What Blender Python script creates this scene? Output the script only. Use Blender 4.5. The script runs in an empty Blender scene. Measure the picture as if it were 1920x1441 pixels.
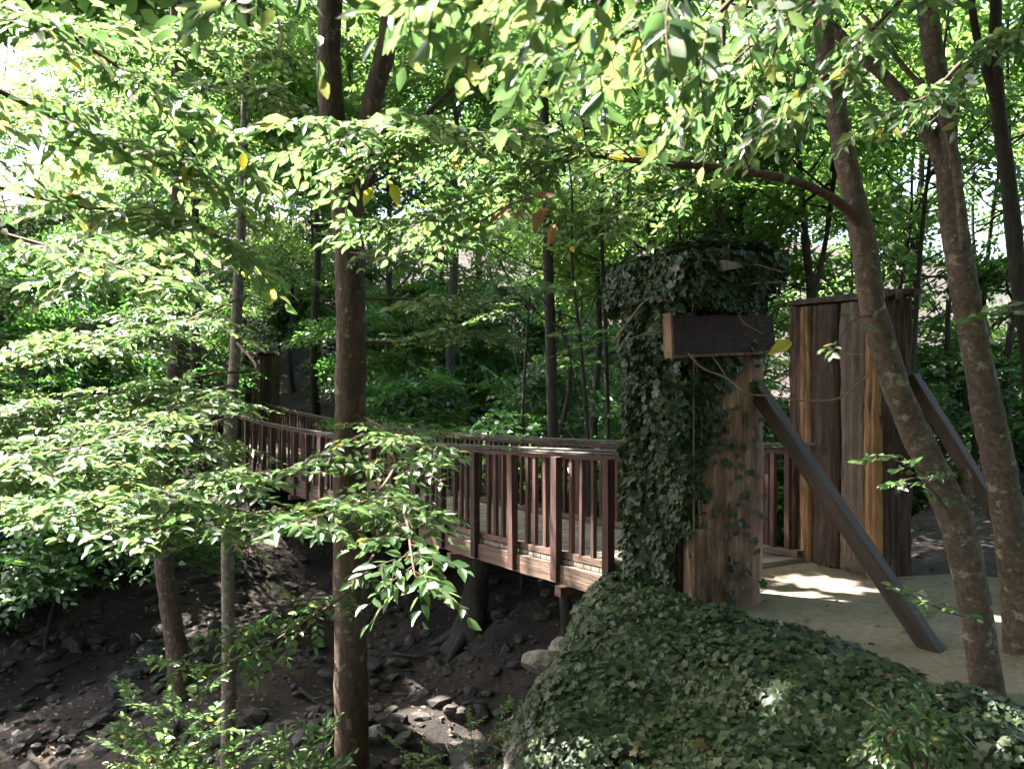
import bpy, math, random
import numpy as np
from mathutils import Vector

sc = bpy.context.scene
COL = sc.collection
RNG = np.random.default_rng(11)
random.seed(11)
EYE = 1.65
F = 1600.0                      # focal length in photo pixels (1920 wide)
U = np.array([-0.4899, 0.8718, 0.0])   # along the bridge, away from the camera
W = np.array([0.8718, 0.4899, 0.0])    # across the bridge, towards its far railing
SUN = np.array([-0.62, 0.35, 1.0]); SUN /= np.linalg.norm(SUN)

def at(px, py, d):
    return np.array([(px-960)/F*d, d, EYE-(py-720)/F*d])
def st(s, t, z=0.0):
    p = U*s + W*t
    return np.array([p[0], p[1], z])
def unit(v):
    v = np.asarray(v, float)
    return v/(np.linalg.norm(v, axis=-1, keepdims=True)+1e-9)
def sstep(x):
    x = np.clip(x, 0, 1); return x*x*(3-2*x)

# ------------------------------------------------------------------ tagging
def tag(o, label=None, cat=None, group=None, kind=None):
    if label: o['label'] = label
    if cat: o['category'] = cat
    if group: o['group'] = group
    if kind: o['kind'] = kind
    return o
def empty(name, loc, label=None, cat=None, group=None):
    o = bpy.data.objects.new(name, None)
    COL.objects.link(o); o.location = loc; o.empty_display_size = .2
    return tag(o, label, cat, group)
def link(name, me, mat, parent=None):
    o = bpy.data.objects.new(name, me)
    if mat is not None and len(me.materials) == 0: me.materials.append(mat)
    COL.objects.link(o)
    if parent is not None:
        o.parent = parent
        o.matrix_parent_inverse.identity()
        o.location = -Vector(parent.location)
    return o
def copy_tree(o, parent=None):
    c = o.copy(); COL.objects.link(c)
    if parent is not None: c.parent = parent
    for ch in [k for k in COL.objects if k.parent == o]:
        copy_tree(ch, c)
    return c

# ------------------------------------------------------------------ mesh batch
class MB:
    def __init__(self): self.v = []; self.f = []; self.n = 0
    def add(self, verts, faces):
        b = self.n
        self.v.extend([tuple(p) for p in verts]); self.n += len(verts)
        self.f.extend([tuple(i+b for i in q) for q in faces])
    def box(self, c, ax, ay, az, jit=0):
        c = np.asarray(c, float)
        ax, ay, az = (np.asarray(q, float) for q in (ax, ay, az))
        vs = [c+i*ax+j*ay+k*az for k in (-1, 1) for j in (-1, 1) for i in (-1, 1)]
        if jit: vs = [p+np.random.default_rng(int(abs(p[0]*991+p[1]*77+p[2]*13)*100) % 99991).normal(0, jit, 3) for p in vs]
        self.add(vs, [(0,2,3,1), (4,5,7,6), (0,1,5,4), (2,6,7,3), (0,4,6,2), (1,3,7,5)])
    def tube(self, pts, rad, seg=7, rough=0.0, cap=True, sub=0):
        pts = np.asarray(pts, float); rad = np.asarray(rad, float)
        if sub > 1 and len(pts) > 2:
            pts, rad = smooth_line(pts, rad, sub)
        n = len(pts)
        tan = np.gradient(pts, axis=0); tan = unit(tan)
        ref = np.array([0.31, 0.95, 0.02]) if abs(tan[0][1]) < .9 else np.array([1., 0, 0])
        vs = []
        ph = np.arange(seg)/seg*2*math.pi
        for i in range(n):
            a = unit(np.cross(tan[i], ref)); b = np.cross(tan[i], a)
            r = rad[i]*(1+(RNG.normal(0, rough, seg) if rough else 0))
            ring = pts[i]+np.outer(np.cos(ph)*r, a)+np.outer(np.sin(ph)*r, b)
            vs.extend(ring)
        fs = []
        for i in range(n-1):
            for k in range(seg):
                k2 = (k+1) % seg
                fs.append((i*seg+k, i*seg+k2, (i+1)*seg+k2, (i+1)*seg+k))
        if cap:
            fs.append(tuple(range(seg))[::-1]); fs.append(tuple((n-1)*seg+k for k in range(seg)))
        self.add(vs, fs)
    def mesh(self, name, smooth=False):
        me = bpy.data.meshes.new(name)
        me.from_pydata(self.v, [], self.f); me.update()
        if smooth: me.polygons.foreach_set('use_smooth', np.ones(len(me.polygons), bool))
        return me
    def build(self, name, mat, parent=None, smooth=False, bevel=0):
        o = link(name, self.mesh(name, smooth), mat, parent)
        if bevel:
            m = o.modifiers.new('bevel', 'BEVEL'); m.width = bevel; m.segments = 2; m.limit_method = 'ANGLE'
        return o

def smooth_line(pts, rad, sub):
    P = np.vstack([2*pts[0]-pts[1], pts, 2*pts[-1]-pts[-2]])
    out, ro = [], []
    for i in range(1, len(P)-2):
        p0, p1, p2, p3 = P[i-1], P[i], P[i+1], P[i+2]
        for k in range(sub):
            u = k/sub
            out.append(.5*((2*p1)+(-p0+p2)*u+(2*p0-5*p1+4*p2-p3)*u*u+(-p0+3*p1-3*p2+p3)*u**3))
            ro.append(rad[i-1]*(1-u)+rad[i]*u)
    out.append(P[-2]); ro.append(rad[-1])
    return np.array(out), np.array(ro)

# ------------------------------------------------------------------ leaves
T_NEAR = (np.array([(0,0,0), (.5,0,-.02), (1,0,-.12), (.14,.27,.04), (.42,.5,.06), (.75,.3,.0),
                    (.14,-.27,.04), (.42,-.5,.06), (.75,-.3,.0)]), [(0,1,2,5,4,3), (0,6,7,8,2,1)])
T_FAR = (np.array([(0,0,0), (.42,.5,.07), (1,0,-.08), (.42,-.5,.07)]), [(0,3,2,1)])
T_IVY = (np.array([(0,0,0), (1,0,-.1), (.62,.24,-.02), (.5,.56,-.06), (.22,.36,0), (-.12,.42,-.05),
                   (.62,-.24,-.02), (.5,-.56,-.06), (.22,-.36,0), (-.12,-.42,-.05)]),
         [(0,1,2,3,4,5), (0,9,8,7,6,1)])

class Leaves:
    """collects leaves: foot point, axis, normal, length, width ratio, random"""
    def __init__(self): self.rows = []
    def add(self, P, A, N, L, R=None, K=None):
        P = np.asarray(P, float); n = len(P)
        if n == 0: return
        L = np.broadcast_to(np.asarray(L, float), (n,))
        R = RNG.uniform(.42, .58, n) if R is None else np.broadcast_to(np.asarray(R, float), (n,))
        K = RNG.random(n) if K is None else np.broadcast_to(np.asarray(K, float), (n,))
        self.rows.append((P, np.asarray(A, float), np.asarray(N, float), L, R, K))
    def arrays(self):
        return [np.concatenate([r[i] for r in self.rows]) for i in range(6)]
    def filter(self, fn):
        a = self.arrays(); m = fn(a[0])
        self.rows = [tuple(x[m] for x in a)]
    def mesh(self, name, tmpl):
        P, A, N, L, R, K = self.arrays()
        tv, tf = tmpl
        n, k = len(P), len(tv)
        A = unit(A); B = unit(np.cross(N, A)); N = np.cross(A, B)
        v = P[:, None]+L[:, None, None]*(tv[None, :, 0:1]*A[:, None]+tv[None, :, 1:2]*R[:, None, None]*B[:, None]+tv[None, :, 2:3]*N[:, None]*RNG.uniform(-.4, 2.6, (n, 1, 1)))
        v = v.reshape(-1, 3).astype(np.float32)
        li = np.concatenate([np.array(f) for f in tf]); sizes = np.array([len(f) for f in tf])
        loops = (np.arange(n)[:, None]*k+li[None]).reshape(-1).astype(np.int32)
        tot = np.tile(sizes, n).astype(np.int32)
        start = np.concatenate([[0], np.cumsum(tot)[:-1]]).astype(np.int32)
        me = bpy.data.meshes.new(name)
        me.vertices.add(len(v)); me.vertices.foreach_set('co', v.reshape(-1))
        me.loops.add(len(loops)); me.loops.foreach_set('vertex_index', loops)
        me.polygons.add(len(tot)); me.polygons.foreach_set('loop_start', start)
        me.polygons.foreach_set('loop_total', tot)
        at_ = me.attributes.new('leaf_tone', 'FLOAT', 'FACE')
        at_.data.foreach_set('value', np.repeat(K, len(tf)).astype(np.float32))
        me.update(calc_edges=True); me.validate()
        return me

def twig_leaves(LV, p0, d, n, length, leaf, tilt=.3, droop=.12, curve=.1, spread=52, sub=True):
    """one twig from p0 along d in the plane with normal n; alternate leaves; returns the twig line"""
    d = unit(d); n = unit(n-np.dot(n, d)*d); b = np.cross(n, d)
    m = max(3, int(length/(leaf*.42)))
    u = (np.arange(m)+.6)/m
    bend = RNG.normal(0, curve)
    line = p0+np.outer(u*length, d)+np.outer(u*u*length*bend, b)+np.outer(-u*u*length*droop, [0, 0, 1])
    side = np.where(np.arange(m) % 2 == 0, 1., -1.)
    a = np.radians(spread+RNG.normal(0, 12, m)); a[-1] *= .1
    ax = np.outer(np.cos(a), d)+(np.sin(a)*side)[:, None]*b+RNG.normal(0, .14, (m, 3))
    ax[:, 2] -= droop*RNG.uniform(.3, 1.8, m)
    nn = n+RNG.normal(0, tilt, (m, 3))
    sz = leaf*RNG.uniform(.7, 1.15, m)*(.75+.5*np.sin(np.pi*(u*.75+.15)))
    LV.add(line+RNG.normal(0, leaf*.05, (m, 3)), ax, nn, sz)
    return np.vstack([p0, line])

def leafy(LV, mb, pts, r0, ntw, twl, leaf, tilt=.35, droop=.12, start=.1, up=(0, 0, 1), sub=6, second=True, ang=52, size=.67, more=1.6):
    """a branch along pts with flat leafy twigs left and right of it"""
    leaf = leaf*size; ntw = int(ntw*more)
    pts = np.asarray(pts, float)
    line, rad = smooth_line(pts, np.linspace(r0, r0*.25, len(pts)), sub)
    mb.tube(line, rad, 6, .06)
    n = len(line)
    for k in range(ntw):
        f = start+(1-start)*(k+.5)/ntw
        i = min(int(f*(n-1)), n-2)
        d = unit(line[i+1]-line[i])
        upn = unit(np.array(up, float)+RNG.normal(0, .22, 3))
        lat = unit(np.cross(upn, d))*(1 if k % 2 else -1)
        a = math.radians(ang+RNG.normal(0, 14))
        td = d*math.cos(a)+lat*math.sin(a)
        ln = twl*RNG.uniform(.6, 1.2)*(1-.45*f)
        tl = twig_leaves(LV, line[i], td, upn, ln, leaf, tilt, droop)
        mb.tube(tl, np.linspace(r0*.22, .0015, len(tl)), 4, cap=False)
        if second and ln > leaf*4:
            for q in (.3, .55):
                j = int(q*(len(tl)-1)); sgn = 1 if RNG.random() < .5 else -1
                lat2 = np.cross(upn, unit(td))*sgn
                t2 = twig_leaves(LV, tl[j], unit(td)*.6+lat2*.8, upn, ln*.5, leaf*.92, tilt, droop)
                mb.tube(t2, np.linspace(r0*.14, .001, len(t2)), 4, cap=False)
    twig_leaves(LV, line[-2], unit(line[-1]-line[-2]), np.array(up, float), twl*.5, leaf, tilt, droop)

# templates of flat sprays for whole crowns (local: x along, z up)
def spray_template(length, leaf):
    L = Leaves()
    d = np.array([1., 0, 0]); up = np.array([0, 0, 1.])
    twig_leaves(L, np.zeros(3), d, up, length, leaf, .4, .1)
    k = 0
    for f in np.linspace(.12, .85, 7):
        sg = 1 if k % 2 else -1; k += 1
        twig_leaves(L, np.array([f*length, 0, -.1*f*f*length]), np.array([.65, sg*.76, 0]), up, length*(.62-.35*f), leaf, .4, .12)
    return L.arrays()
SPR = {}
def spray_set(leaf):
    if leaf not in SPR: SPR[leaf] = [spray_template(leaf*RNG.uniform(8, 11), leaf) for _ in range(5)]
    return SPR[leaf]

def crown(LV, c, r, n, leaf, flat=.25, low=-1.0, hollow=.25):
    """n sprays through an ellipsoid of centre c and radii r, denser in clumps"""
    tm = spray_set(leaf)
    c = np.asarray(c, float); r = np.asarray(r, float)
    cl = unit(RNG.normal(0, 1, (max(6, n//9), 3)))*RNG.uniform(hollow, 1, (max(6, n//9), 1))**.6
    for k in range(n):
        q = cl[RNG.integers(len(cl))]+RNG.normal(0, .17, 3)
        if q[2] < low: q[2] = low+RNG.random()*.3
        p = c+q*r
        az = math.atan2(q[1]*r[1], q[0]*r[0])+RNG.normal(0, .8)
        pit = RNG.normal(-.05, flat); rol = RNG.normal(0, flat)
        ca, sa, cp, sp, cr, sr = math.cos(az), math.sin(az), math.cos(pit), math.sin(pit), math.cos(rol), math.sin(rol)
        Rz = np.array([[ca, -sa, 0], [sa, ca, 0], [0, 0, 1]]); Ry = np.array([[cp, 0, -sp], [0, 1, 0], [sp, 0, cp]])
        Rx = np.array([[1, 0, 0], [0, cr, -sr], [0, sr, cr]])
        M = (Rz@Ry@Rx).T
        s = RNG.uniform(.75, 1.25)
        P, A, N, L, R, K = tm[RNG.integers(len(tm))]
        tone = np.clip(K*.6+RNG.random()*.4, 0, 1)
        LV.add(p+(P-np.array([leaf*4, 0, 0]))*s@M if False else p+((P-np.array([leaf*4, 0, 0]))*s)@M, A@M, N@M, L*s, R, tone)

# ------------------------------------------------------------------ materials
def nodes(name):
    m = bpy.data.materials.new(name); m.use_nodes = True
    nt = m.node_tree; b = nt.nodes['Principled BSDF']
    return m, nt, b
def N_(nt, t, **kw):
    n = nt.nodes.new(t)
    for k, v in kw.items():
        if k in n.inputs: n.inputs[k].default_value = v
        else: setattr(n, k, v)
    return n
def ramp(nt, src, stops):
    r = N_(nt, 'ShaderNodeValToRGB')
    e = r.color_ramp.elements
    while len(e) < len(stops): e.new(.5)
    for q, (p, c) in zip(e, stops):
        q.position = p; q.color = (*c, 1)
    nt.links.new(src, r.inputs[0]); return r.outputs[0]
def noise(nt, vec, scale, detail=6, rough=.6, dist=0):
    n = N_(nt, 'ShaderNodeTexNoise', Scale=scale, Detail=detail, Roughness=rough, Distortion=dist)
    nt.links.new(vec, n.inputs['Vector']); return n.outputs['Fac']
def mapping(nt, scale=(1, 1, 1), coord='Object', loc=(0, 0, 0)):
    tc = N_(nt, 'ShaderNodeTexCoord'); mp = N_(nt, 'ShaderNodeMapping')
    mp.inputs['Scale'].default_value = scale; mp.inputs['Location'].default_value = loc
    nt.links.new(tc.outputs[coord], mp.inputs['Vector']); return mp.outputs['Vector']
def mix(nt, fac, a, b, mode='MIX'):
    n = N_(nt, 'ShaderNodeMix', data_type='RGBA', blend_type=mode)
    for s, v in ((0, fac), (6, a), (7, b)):
        if hasattr(v, 'links'): nt.links.new(v, n.inputs[s])
        else: n.inputs[s].default_value = v if s == 0 else (*v, 1)
    return n.outputs[2]
def bump(nt, b, h, strength=.5, dist=.02):
    n = N_(nt, 'ShaderNodeBump', Strength=strength, Distance=dist)
    nt.links.new(h, n.inputs['Height']); nt.links.new(n.outputs[0], b.inputs['Normal'])

def leaf_mat(name, cols, tcols, trans=.45, rough=.38, spec=.8):
    m, nt, b = nodes(name)
    a = N_(nt, 'ShaderNodeAttribute', attribute_name='leaf_tone')
    c = ramp(nt, a.outputs['Fac'], cols)
    t = ramp(nt, a.outputs['Fac'], tcols)
    v = mapping(nt)
    nz = noise(nt, v, 55, 2)
    c2 = mix(nt, .35, c, ramp(nt, nz, [(.3, (.55, .55, .55)), (.7, (1.3, 1.3, 1.3))]), 'MULTIPLY')
    nt.links.new(c2, b.inputs['Base Color'])
    b.inputs['Roughness'].default_value = rough
    b.inputs['Specular IOR Level'].default_value = spec
    tr = N_(nt, 'ShaderNodeBsdfTranslucent'); nt.links.new(t, tr.inputs['Color'])
    mx = N_(nt, 'ShaderNodeMixShader'); mx.inputs[0].default_value = trans
    nt.links.new(b.outputs[0], mx.inputs[1]); nt.links.new(tr.outputs[0], mx.inputs[2])
    nt.links.new(mx.outputs[0], nt.nodes['Material Output'].inputs['Surface'])
    return m
M = {}
M['leaf'] = leaf_mat('beech_leaf',
    [(0, (.035, .085, .022)), (.5, (.046, .112, .04)), (.96, (.09, .145, .04)), (1, (.2, .17, .03))],
    [(0, (.13, .25, .07)), (.5, (.165, .31, .105)), (.96, (.29, .38, .12)), (1, (.5, .4, .1))])
M['leaf_far'] = leaf_mat('wood_leaf',
    [(0, (.028, .085, .022)), (.5, (.045, .12, .026)), (1, (.085, .15, .03))],
    [(0, (.12, .26, .06)), (.5, (.19, .36, .08)), (1, (.32, .46, .1))], trans=.52)
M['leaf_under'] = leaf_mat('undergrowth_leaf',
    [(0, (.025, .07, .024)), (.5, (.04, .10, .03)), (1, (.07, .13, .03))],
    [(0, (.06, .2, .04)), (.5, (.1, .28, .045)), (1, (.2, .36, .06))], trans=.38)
M['dead_leaf'] = leaf_mat('dead_leaf', [(0, (.26, .12, .06)), (1, (.36, .2, .1))], [(0, (.4, .19, .08)), (1, (.5, .28, .12))], .4, .6)
M['yellow_leaf'] = leaf_mat('yellow_leaf', [(0, (.4, .36, .05)), (1, (.5, .42, .06))], [(0, (.6, .55, .06)), (1, (.75, .6, .08))], .45, .5)
M['litter'] = leaf_mat('litter_leaf', [(0, (.05, .03, .02)), (.6, (.12, .075, .045)), (1, (.24, .15, .09))], [(0, (.04, .02, .01)), (1, (.1, .05, .02))], .1, .7)
M['ivy'] = leaf_mat('ivy_leaf',
    [(0, (.026, .046, .022)), (.5, (.042, .068, .03)), (.965, (.075, .098, .042)), (1, (.13, .07, .035))],
    [(0, (.03, .08, .02)), (1, (.08, .14, .03))], trans=.14, rough=.48, spec=.4)

def bark(name, c0, c1, c2, scale=9, stretch=.25, bumps=.6, lichen=None):
    m, nt, b = nodes(name)
    v = mapping(nt, (1, 1, stretch))
    n1 = noise(nt, v, scale*2.2, 8, .7, .4); n2 = noise(nt, mapping(nt), scale*.45, 5, .6)
    c = ramp(nt, n1, [(.32, c0), (.55, c1), (.75, c2)])
    c = mix(nt, .6, c, ramp(nt, n2, [(.3, (.5, .5, .5)), (.7, (1.35, 1.3, 1.25))]), 'MULTIPLY')
    if lichen:
        n3 = noise(nt, mapping(nt, loc=(3, 1, 7)), 11, 4, .65, .3)
        c = mix(nt, ramp(nt, n3, [(.58, (0, 0, 0)), (.66, (1, 1, 1))]), c, lichen)
    nt.links.new(c, b.inputs['Base Color'])
    b.inputs['Roughness'].default_value = .85
    bump(nt, b, n1, bumps, .05)
    return m
M['bark_brown'] = bark('brown_bark', (.035, .02, .013), (.085, .05, .032), (.17, .11, .075), 9, .3, .7, (.2, .16, .12))
M['bark_grey'] = bark('grey_bark', (.06, .048, .038), (.14, .115, .095), (.24, .205, .175), 12, .8, .45, (.28, .27, .23))
M['bark_mottled'] = bark('mottled_bark', (.05, .034, .024), (.13, .09, .063), (.24, .18, .13), 14, .9, .7, (.3, .25, .19))
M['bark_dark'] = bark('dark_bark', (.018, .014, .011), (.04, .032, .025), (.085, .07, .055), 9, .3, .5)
M['twig'] = bark('twig_bark', (.05, .025, .018), (.1, .05, .033), (.17, .1, .07), 20, .5, .2)
M['vine'] = bark('dry_vine', (.18, .12, .07), (.3, .21, .13), (.4, .3, .2), 30, .5, .2)

def timber(name, c0, c1, c2, sx=26, stretch=.05, bumps=.5, rough=.75, axis='z'):
    m, nt, b = nodes(name)
    sc_ = (1, 1, stretch)
    if axis == 'z': v = mapping(nt, sc_)
    else:                       # grain along or across the bridge
        o_ = mapping(nt); cb = N_(nt, 'ShaderNodeCombineXYZ')
        for i_, dv in enumerate(((W if axis == 'u' else U), np.array([0, 0, 1.]), (U if axis == 'u' else W)*stretch)):
            dn = N_(nt, 'ShaderNodeVectorMath', operation='DOT_PRODUCT'); dn.inputs[1].default_value = dv
            nt.links.new(o_, dn.inputs[0]); nt.links.new(dn.outputs['Value'], cb.inputs[i_])
        v = cb.outputs[0]
    oi = N_(nt, 'ShaderNodeObjectInfo')
    add = N_(nt, 'ShaderNodeVectorMath', operation='ADD')
    mul = N_(nt, 'ShaderNodeVectorMath', operation='SCALE'); mul.inputs['Scale'].default_value = 40
    cmb = N_(nt, 'ShaderNodeCombineXYZ')
    for i in range(3): nt.links.new(oi.outputs['Random'], cmb.inputs[i])
    nt.links.new(cmb.outputs[0], mul.inputs[0]); nt.links.new(v, add.inputs[0]); nt.links.new(mul.outputs[0], add.inputs[1])
    n1 = noise(nt, add.outputs[0], sx, 7, .68, .5)
    n2 = noise(nt, mapping(nt), 2.4, 5)
    c = ramp(nt, n1, [(.3, c0), (.52, c1), (.72, c2)])
    c = mix(nt, .7, c, ramp(nt, n2, [(.3, (.55, .52, .5)), (.7, (1.35, 1.35, 1.35))]), 'MULTIPLY')
    hs = N_(nt, 'ShaderNodeHueSaturation')
    vm = N_(nt, 'ShaderNodeMapRange'); vm.inputs['To Min'].default_value = .6; vm.inputs['To Max'].default_value = 1.3
    nt.links.new(oi.outputs['Random'], vm.inputs[0]); nt.links.new(vm.outputs[0], hs.inputs['Value'])
    nt.links.new(c, hs.inputs['Color']); nt.links.new(hs.outputs[0], b.inputs['Base Color'])
    b.inputs['Roughness'].default_value = rough
    bump(nt, b, n1, bumps, .015)
    return m
M['slab_bark'] = timber('slab_bark', (.028, .017, .012), (.085, .05, .036), (.2, .125, .09), 30, .05, 1.0, .9)
M['slab_pale'] = timber('pale_slab_wood', (.16, .075, .03), (.36, .2, .095), (.5, .3, .15), 22, .05, .5)
M['slab_grey'] = timber('greyed_slab_wood', (.07, .05, .036), (.17, .125, .09), (.28, .21, .16), 28, .05, .6)
M['slab_pink'] = timber('bare_slab_wood', (.075, .038, .026), (.2, .108, .073), (.36, .23, .165), 17, .13, 1.0, .95)
M['slab_warm'] = timber('red_brown_slab', (.06, .03, .02), (.15, .08, .052), (.28, .16, .11), 15, .1, 1.0, .9)
M['rail_wood'] = timber('stained_rail_wood', (.03, .012, .009), (.068, .028, .019), (.14, .068, .047), 30, .06, .5, .85)
M['beam_wood'] = timber('weathered_beam_wood', (.05, .03, .022), (.12, .072, .05), (.22, .15, .11), 26, .06, .8, .8, 'u')
M['deck_wood'] = timber('deck_planks_wood', (.16, .13, .11), (.3, .26, .225), (.42, .37, .33), 30, .06, .4, .8, 'w')
M['sign_wood'] = timber('dark_sign_wood', (.012, .006, .005), (.024, .011, .009), (.05, .024, .018), 34, .12, .8, .8, 'w')
M['steel'] = timber('brown_painted_beam', (.022, .012, .008), (.052, .03, .02), (.1, .06, .042), 24, .06, .5, .7)
M['cable'] = nodes('steel_cable')[0]
b_ = M['cable'].node_tree.nodes['Principled BSDF']; b_.inputs['Base Color'].default_value = (.07, .065, .06, 1); b_.inputs['Metallic'].default_value = .3; b_.inputs['Roughness'].default_value = .6

def ground_mat():
    m, nt, b = nodes('forest_floor')
    v = mapping(nt)
    n1 = noise(nt, v, 1.3, 8, .65); n2 = noise(nt, v, 14, 8, .7, .3); n3 = noise(nt, v, 60, 4, .7)
    c = ramp(nt, n1, [(.3, (.014, .01, .008)), (.5, (.033, .023, .017)), (.7, (.07, .05, .037))])
    c = mix(nt, .75, c, ramp(nt, n2, [(.3, (.35, .33, .32)), (.55, (1, 1, 1)), (.72, (1.7, 1.5, 1.35))]), 'MULTIPLY')
    nt.links.new(c, b.inputs['Base Color']); b.inputs['Roughness'].default_value = .95
    ad = N_(nt, 'ShaderNodeMath', operation='MULTIPLY_ADD'); ad.inputs[1].default_value = .3
    nt.links.new(n3, ad.inputs[0]); nt.links.new(n2, ad.inputs[2])
    bump(nt, b, ad.outputs[0], .9, .08)
    return m
M['ground'] = ground_mat()
def path_mat():
    m, nt, b = nodes('sandy_path')
    v = mapping(nt)
    n1 = noise(nt, v, 1.1, 6); n2 = noise(nt, v, 90, 6, .75)
    c = ramp(nt, n1, [(.3, (.17, .14, .102)), (.7, (.27, .228, .17))])
    c = mix(nt, .5, c, ramp(nt, n2, [(.35, (.6, .6, .6)), (.65, (1.25, 1.22, 1.2))]), 'MULTIPLY')
    n5 = noise(nt, v, 22, 8, .8)
    c = mix(nt, .8, c, ramp(nt, n5, [(.35, (.6, .57, .53)), (.62, (1.25, 1.25, 1.22))]), 'MULTIPLY')
    n4 = noise(nt, v, 7, 9, .75)
    c = mix(nt, ramp(nt, n4, [(.6, (0, 0, 0)), (.75, (.6, .6, .6))]), c, (.14, .1, .07))
    nt.links.new(c, b.inputs['Base Color']); b.inputs['Roughness'].default_value = .95
    bump(nt, b, n2, .4, .01)
    return m
M['path'] = path_mat()
def rock_mat(name, c0, c1, c2):
    m, nt, b = nodes(name)
    v = mapping(nt)
    oi = N_(nt, 'ShaderNodeObjectInfo')
    n1 = noise(nt, v, 4, 9, .7, .4); n2 = noise(nt, v, 28, 6, .7)
    c = ramp(nt, n1, [(.3, c0), (.52, c1), (.72, c2)])
    c = mix(nt, .6, c, ramp(nt, n2, [(.3, (.55, .55, .55)), (.7, (1.3, 1.3, 1.3))]), 'MULTIPLY')
    nt.links.new(c, b.inputs['Base Color']); b.inputs['Roughness'].default_value = .85
    bump(nt, b, n2, .7, .03)
    return m
M['rock'] = rock_mat('grey_rock', (.022, .018, .016), (.05, .042, .037), (.1, .088, .08))
M['rock_pale'] = rock_mat('pale_rock', (.1, .09, .078), (.22, .2, .175), (.38, .35, .32))

# ------------------------------------------------------------------ terrain
def H(x, y):
    x = np.asarray(x, float); y = np.asarray(y, float)
    s = U[0]*x+U[1]*y; t = W[0]*x+W[1]*y
    edge = np.interp(t, [-14, -6, -2, 0, 2.3, 3.3, 4.2, 7, 10, 30], [-9, -3.2, -.1, 1.3, 3.5, 4.75, 5.7, 6.0, 6.6, 12])
    edge = edge+.12*np.sin(t*3.1)+.08*np.sin(t*7.3+1)
    d = s-edge
    top = .13*np.exp(-((t-3.75)/.42)**2)*sstep((5.4-s)/.8)-.2*np.clip(3.4-t, 0, 2.4)+.1*np.clip(t-8.2, 0, 60)
    bed = -3.0+1.0*sstep((t-4.5)/3)+.25*np.sin(x*.9+y*.4)*sstep((s-6)/4)+.12*np.sin(x*2.3-y*1.7)
    far = sstep((s-14)/12)
    zf = bed*(1-far)+.36*np.clip(s-29, 0, 42)+.07*np.clip(t-13, 0, 45)*sstep((s-8)/12)+.2*far*np.sin(x*.5)*np.sin(y*.37)
    m = sstep(d/1.9)
    z = top*(1-m)+zf*m
    wob = .035*np.sin(x*5.1+y*2.2)*np.sin(y*4.3-x*1.9)+.02*np.sin(x*11+y*7)
    pm = 1-sstep((t-3.5)/.5)*(1-sstep((t-8.5)/1))*(1-sstep((s-5.2)/1))
    return z+wob*pm-.03*(1-pm)
def hz(x, y): return float(H(x, y))

g = np.sinh(np.linspace(-4.6, 4.6, 330))
g = g/np.max(g)*190
gx = g*1.0; gy = g+7
X, Y = np.meshgrid(gx, gy, indexing='ij')
Z = H(X, Y)
n = len(g)
me = bpy.data.meshes.new('ground')
idx = np.arange(n*n).reshape(n, n)
fc = np.stack([idx[:-1, :-1], idx[1:, :-1], idx[1:, 1:], idx[:-1, 1:]], -1).reshape(-1, 4)
vv = np.stack([X, Y, Z], -1).reshape(-1, 3).astype(np.float32)
me.vertices.add(len(vv)); me.vertices.foreach_set('co', vv.reshape(-1))
me.loops.add(fc.size); me.loops.foreach_set('vertex_index', fc.reshape(-1).astype(np.int32))
me.polygons.add(len(fc)); me.polygons.foreach_set('loop_start', (np.arange(len(fc))*4).astype(np.int32))
me.polygons.foreach_set('loop_total', np.full(len(fc), 4, np.int32))
me.polygons.foreach_set('use_smooth', np.ones(len(fc), bool))
me.update(calc_edges=True)
tag(link('ground', me, M['ground']), 'dark stony forest floor falling into the dry ravine', None, None, 'structure')

# path: sandy sheet that runs from the bridge end past the camera
mb = MB()
ss = np.linspace(-9, 5.56, 60)
rows = []
for s in ss:
    t0 = 4.18+.12*math.sin(s*1.7)-.05*max(0, 4-s)
    t1 = 7.05+.32*max(0, 4.6-s)+.15*math.sin(s*2.1)
    if s > 4.6: t0, t1 = 4.6, 6.3
    rows.append([st(s, t, .012+.012*math.sin(s*2+t*1.3)) for t in np.linspace(t0, t1, 24)])
vs = [p for r in rows for p in r]
fs = [(i*24+j, i*24+j+1, (i+1)*24+j+1, (i+1)*24+j) for i in range(len(rows)-1) for j in range(23)]
mb.add(vs, fs)
tag(mb.build('path', M['path'], None, True), 'pale sandy footpath leading onto the bridge', None, None, 'structure')

# ------------------------------------------------------------------ bridge
S0, S1 = 5.56, 26.5
T0, T1 = 4.45, 6.2
def zr(s): return .82+.0026*(s-16)**2
def zd(s): return zr(s)-1.06
br = empty('suspension_bridge', st(16, 5.3, -.2), 'long wooden footbridge with baluster railings sagging across the ravine', 'bridge')
mb = MB()
s = S0
while s < S1:
    w = RNG.uniform(.11, .14)
    c = st(s+w/2, (T0+T1)/2, zd(s)-.02+RNG.normal(0, .002))
    sl = unit(U+np.array([0, 0, (zd(s+.1)-zd(s))/.1]))
    mb.box(c, sl*(w/2-.006), W*((T1-T0)/2+.02), np.array([0, 0, .02]))
    s += w
mb.build('deck', M['deck_wood'], br)
def strip(mat, name, parent, t, dz, hw, hh, s0=S0, s1=S1, n=44, bev=0):
    """a beam that follows the sag"""
    m = MB(); ssx = np.linspace(s0, s1, n); vs = []
    for q in ssx:
        z = zd(q)+dz
        for a, b in ((-hw, -hh), (hw, -hh), (hw, hh), (-hw, hh)):
            vs.append(st(q, t+a, z+b+.004*math.sin(q*5+a*30)))
    fs = [(i*4+k, i*4+(k+1) % 4, (i+1)*4+(k+1) % 4, (i+1)*4+k) for i in range(n-1) for k in range(4)]
    fs += [(3, 2, 1, 0), tuple((n-1)*4+k for k in range(4))]
    m.add(vs, fs)
    return m.build(name, mat, parent)
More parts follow.
